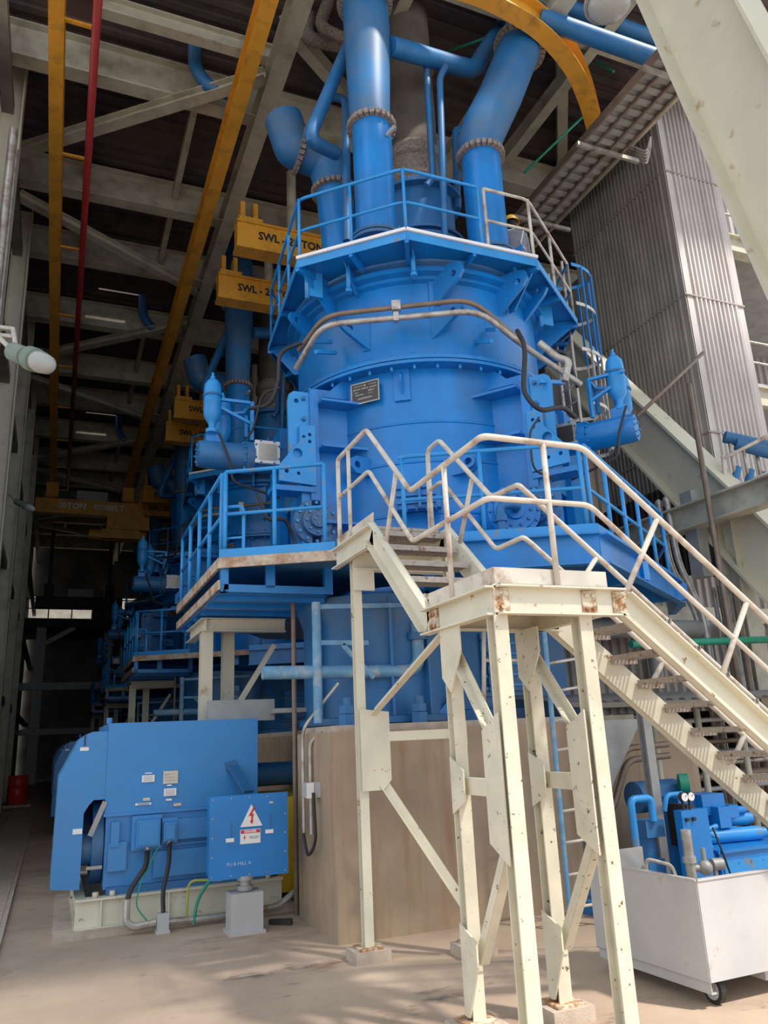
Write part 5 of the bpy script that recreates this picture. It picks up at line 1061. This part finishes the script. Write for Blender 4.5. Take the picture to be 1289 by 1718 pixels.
# ---- cable tray
t = thing('cable_tray', 'double cable tray ladder running away under the roof at the right', 'cable tray', (8.9, 11, 12.2))
m = MB()
for x in (8.35, 8.62, 8.95): m.mm((x-.02, 6.9, 12.1), (x+.02, 19, 12.25))
m.mm((9.2, 6.9, 12.1), (9.24, 19, 12.25)); m.build('side_rails', BROWN, t)
m = MB()
for i in range(48):
    y = 7+i*.25; m.mm((8.37, y, 12.14), (8.6, y+.12, 12.17)).mm((8.64, y, 12.14), (8.93, y+.12, 12.17)).mm((8.97, y, 12.14), (9.2, y+.1, 12.17))
m.mm((8.37, 6.9, 12.18), (8.6, 19, 12.22)).mm((8.97, 6.9, 12.18), (9.2, 19, 12.22)); m.mm((8.37, 6.9, 12.2), (8.93, 19, 12.215)); m.build('tray_rungs', GREY, t)
m = MB()
for y in (7.6, 9.4, 11.6): m.mm((8.2, y, 12.0), (9.6, y+.06, 12.08))
m.build('cross_support', GALV, t)
t = thing('pipe_bracket_cluster', 'bundle of bent grey conduits hanging below the cable tray', 'pipe', at(1070, 250, 'x', 9.6))
m = MB()
for k in range(5): m.tube([at(1040, 238+k*5, 'x', 9.5+.03*k), at(1085, 255+k*5, 'x', 9.8), at(1092, 230+k*4, 'x', 9.9)], .022, 6, .08)
m.build('conduits', GALV, t)
for k in range(2):
    o = MB().cyl((8.3+.4*k, 15, 0), (8.3+.4*k, 15, 14.6), .12, 10).build('stack_pipe', DARK); tag(o, ['left', 'right'][k]+' of two dark vertical pipes right of the right outlet pipe', 'pipe')
for k, (x0, y0, x1, y1) in enumerate(((880, 290, 1000, 175), (740, 90, 840, 55), (965, 85, 1030, 120))):
    o = MB().cyl(at(x0, y0, 'y', 10.5), at(x1, y1, 'y', 9.5), .025, 8).build('air_line', GREEN); tag(o, ['long green air line right of the right outlet pipe', 'short green air line above the header pipe', 'short green air line under the curved yellow rail'][k], 'pipe')
# ---- lamp top right
Pl = at(1022, 5, 'y', 5.2); t = thing('pendant_lamp', 'round grey glass pendant lamp at the top edge of the photo', 'lamp', Pl)
ax = V((0, 0, -1))
MB().lathe(Pl, [(0.244, -.02), (0.232, .06), (0.159, .14), (0.000, .17)], 32, axis=ax).build('glass_bowl', GLASS, t)
MB().lathe(Pl, [(0.244, -.04), (0.275, -.03), (0.275, .015), (0.244, .02)], 32, axis=ax).build('rim', GREY, t)
MB().lathe(Pl, [(0.268, -.03), (0.220, -.15), (0.085, -.25), (0.073, -.4), (0.000, -.4)], 32, axis=ax).build('shade', WHITE, t)
MB().cyl(Pl+V((0, 0, .4)), Pl+V((.0, 0, 4)), .015, 8).build('hanger', GREY, t)
# ---- structures right of the tower
t = thing('side_gallery', 'grey gallery platforms with railings at the right edge beyond the tower', 'platform', (16, 14, 0))
for z in (5.0, 9.2, 13.4):
    MB().mm((12.6, 12.2, z), (22, 20, z+.25)).build('deck', GREY, t); MB().ibeam((12.6, 12.2, z-.15), (22, 12.2, z-.15), .3, .5, .03).build('edge_beam', SAGE, t); railing([(12.6, 12.2, z+.25), (22, 12.2, z+.25)], t, GALV, 1.1, .55, .035, gap=1.6)
MB().mm((13.6, 13.5, 9.45), (15.2, 15.5, 12.4)).build('grey_duct', GREY, t)
m = MB(); corr(m, (12.5, 17, 0), (1, 0, 0), (0, 0, 1), 12, 24, .3, .07); m.build('back_cladding', CLADD, t)
# ---- worker
pe = thing('person', 'worker in grey coveralls and yellow helmet bending at the right of the upper platform', 'person', (6.45, 9.15, 8.2))
def person():
    me = bpy.data.meshes.new('body'); O = V((6.45, 9.15, 8.2)); fd = V((.3, .95, 0)).normalized(); rt = V((.95, -.3, 0))
    def p(a, b, z): return rt*a+fd*b+V((0, 0, z))
    vs = [p(0, 0, .95), p(0, .04, 1.15), p(0, .12, 1.36), p(0, .16, 1.47), p(0, .2, 1.58),
          p(.17, .13, 1.38), p(.25, .25, 1.12), p(.18, .45, 1.05), p(-.17, .13, 1.38), p(-.24, .22, 1.12), p(-.14, .42, 1.02),
          p(.1, 0, .88), p(.12, .08, .48), p(.12, 0, .08), p(.12, .12, .04), p(-.1, 0, .88), p(-.12, .04, .48), p(-.12, -.04, .08), p(-.12, .08, .04)]
    es = [(0, 1), (1, 2), (2, 3), (3, 4), (2, 5), (5, 6), (6, 7), (2, 8), (8, 9), (9, 10), (0, 11), (11, 12), (12, 13), (13, 14), (0, 15), (15, 16), (16, 17), (17, 18)]
    rr = [.15, .15, .17, .07, .09, .09, .06, .045, .09, .06, .045, .11, .08, .06, .05, .11, .08, .06, .05]
    me.from_pydata([tuple(v) for v in vs], es, []); o = bpy.data.objects.new('body', me); COL.objects.link(o)
    o.modifiers.new('s', 'SKIN'); sk = me.skin_vertices[0].data
    for i, r_ in enumerate(rr): sk[i].radius = (r_, r_*.8)
    sk[0].use_root = True; sb = o.modifiers.new('d', 'SUBSURF'); sb.levels = 2; sb.render_levels = 2
    dg = bpy.context.evaluated_depsgraph_get(); me2 = bpy.data.meshes.new_from_object(o.evaluated_get(dg)); bpy.data.objects.remove(o)
    me2.materials.clear(); me2.materials.append(COVER)
    for pl in me2.polygons: pl.use_smooth = True
    b = bpy.data.objects.new('body', me2); COL.objects.link(b); b.parent = pe; ORG[b.name] = O
    H = O+p(0, .2, 1.62)
    MB().sphere(H, .1, 16, (.85, 1, 1.15)).sphere(H+fd*.1-V((0, 0, .02)), .02).sphere(H+rt*.09, .025).sphere(H-rt*.09, .025).build('head', SKIN, pe)
    MB().sphere(H-fd*.02+V((0, 0, -.005)), .104, 16, (.88, .95, 1.1)).build('hair', HAIR, pe)
    MB().lathe(H+V((0, 0, .04)), [(.155, -.005), (.15, .01), (.125, .015), (.12, .06), (.09, .11), (.04, .135), (0, .14)], 28).build('helmet', HELM, pe)
    for s_, q_ in ((1, p(.18, .45, 1.05)), (-1, p(-.14, .42, 1.02))):
        Hn = O+q_; hm = MB().sphere(Hn, .045, 10, (.8, 1.1, .6))
        for i in range(4): a = Hn+rt*(.025*(i-1.5)); hm.tube([a, a+fd*.06+V((0, 0, -.01)), a+fd*.09+V((0, 0, -.04))], .009, 6)
        hm.tube([Hn, Hn-rt*s_*.04+fd*.02, Hn-rt*s_*.045+fd*.06], .01, 6); hm.build('hand', SKIN, pe)
    MB().tube([O+p(-.16, -.06, 1.33), O+p(0, -.09, 1.36), O+p(.16, -.06, 1.33)], .008, 6).tube([O+p(.1, -.1, 1.3), O+p(.03, -.13, 1.05), O+p(.1, -.1, .95)], .01, 6).build('reflective_piping', WHITE, pe)
person()

for _o in list(bpy.data.objects):
    if _o.get('label') and len(_o['label'].split()) > 16: print('LONG', len(_o['label'].split()), _o['label'])
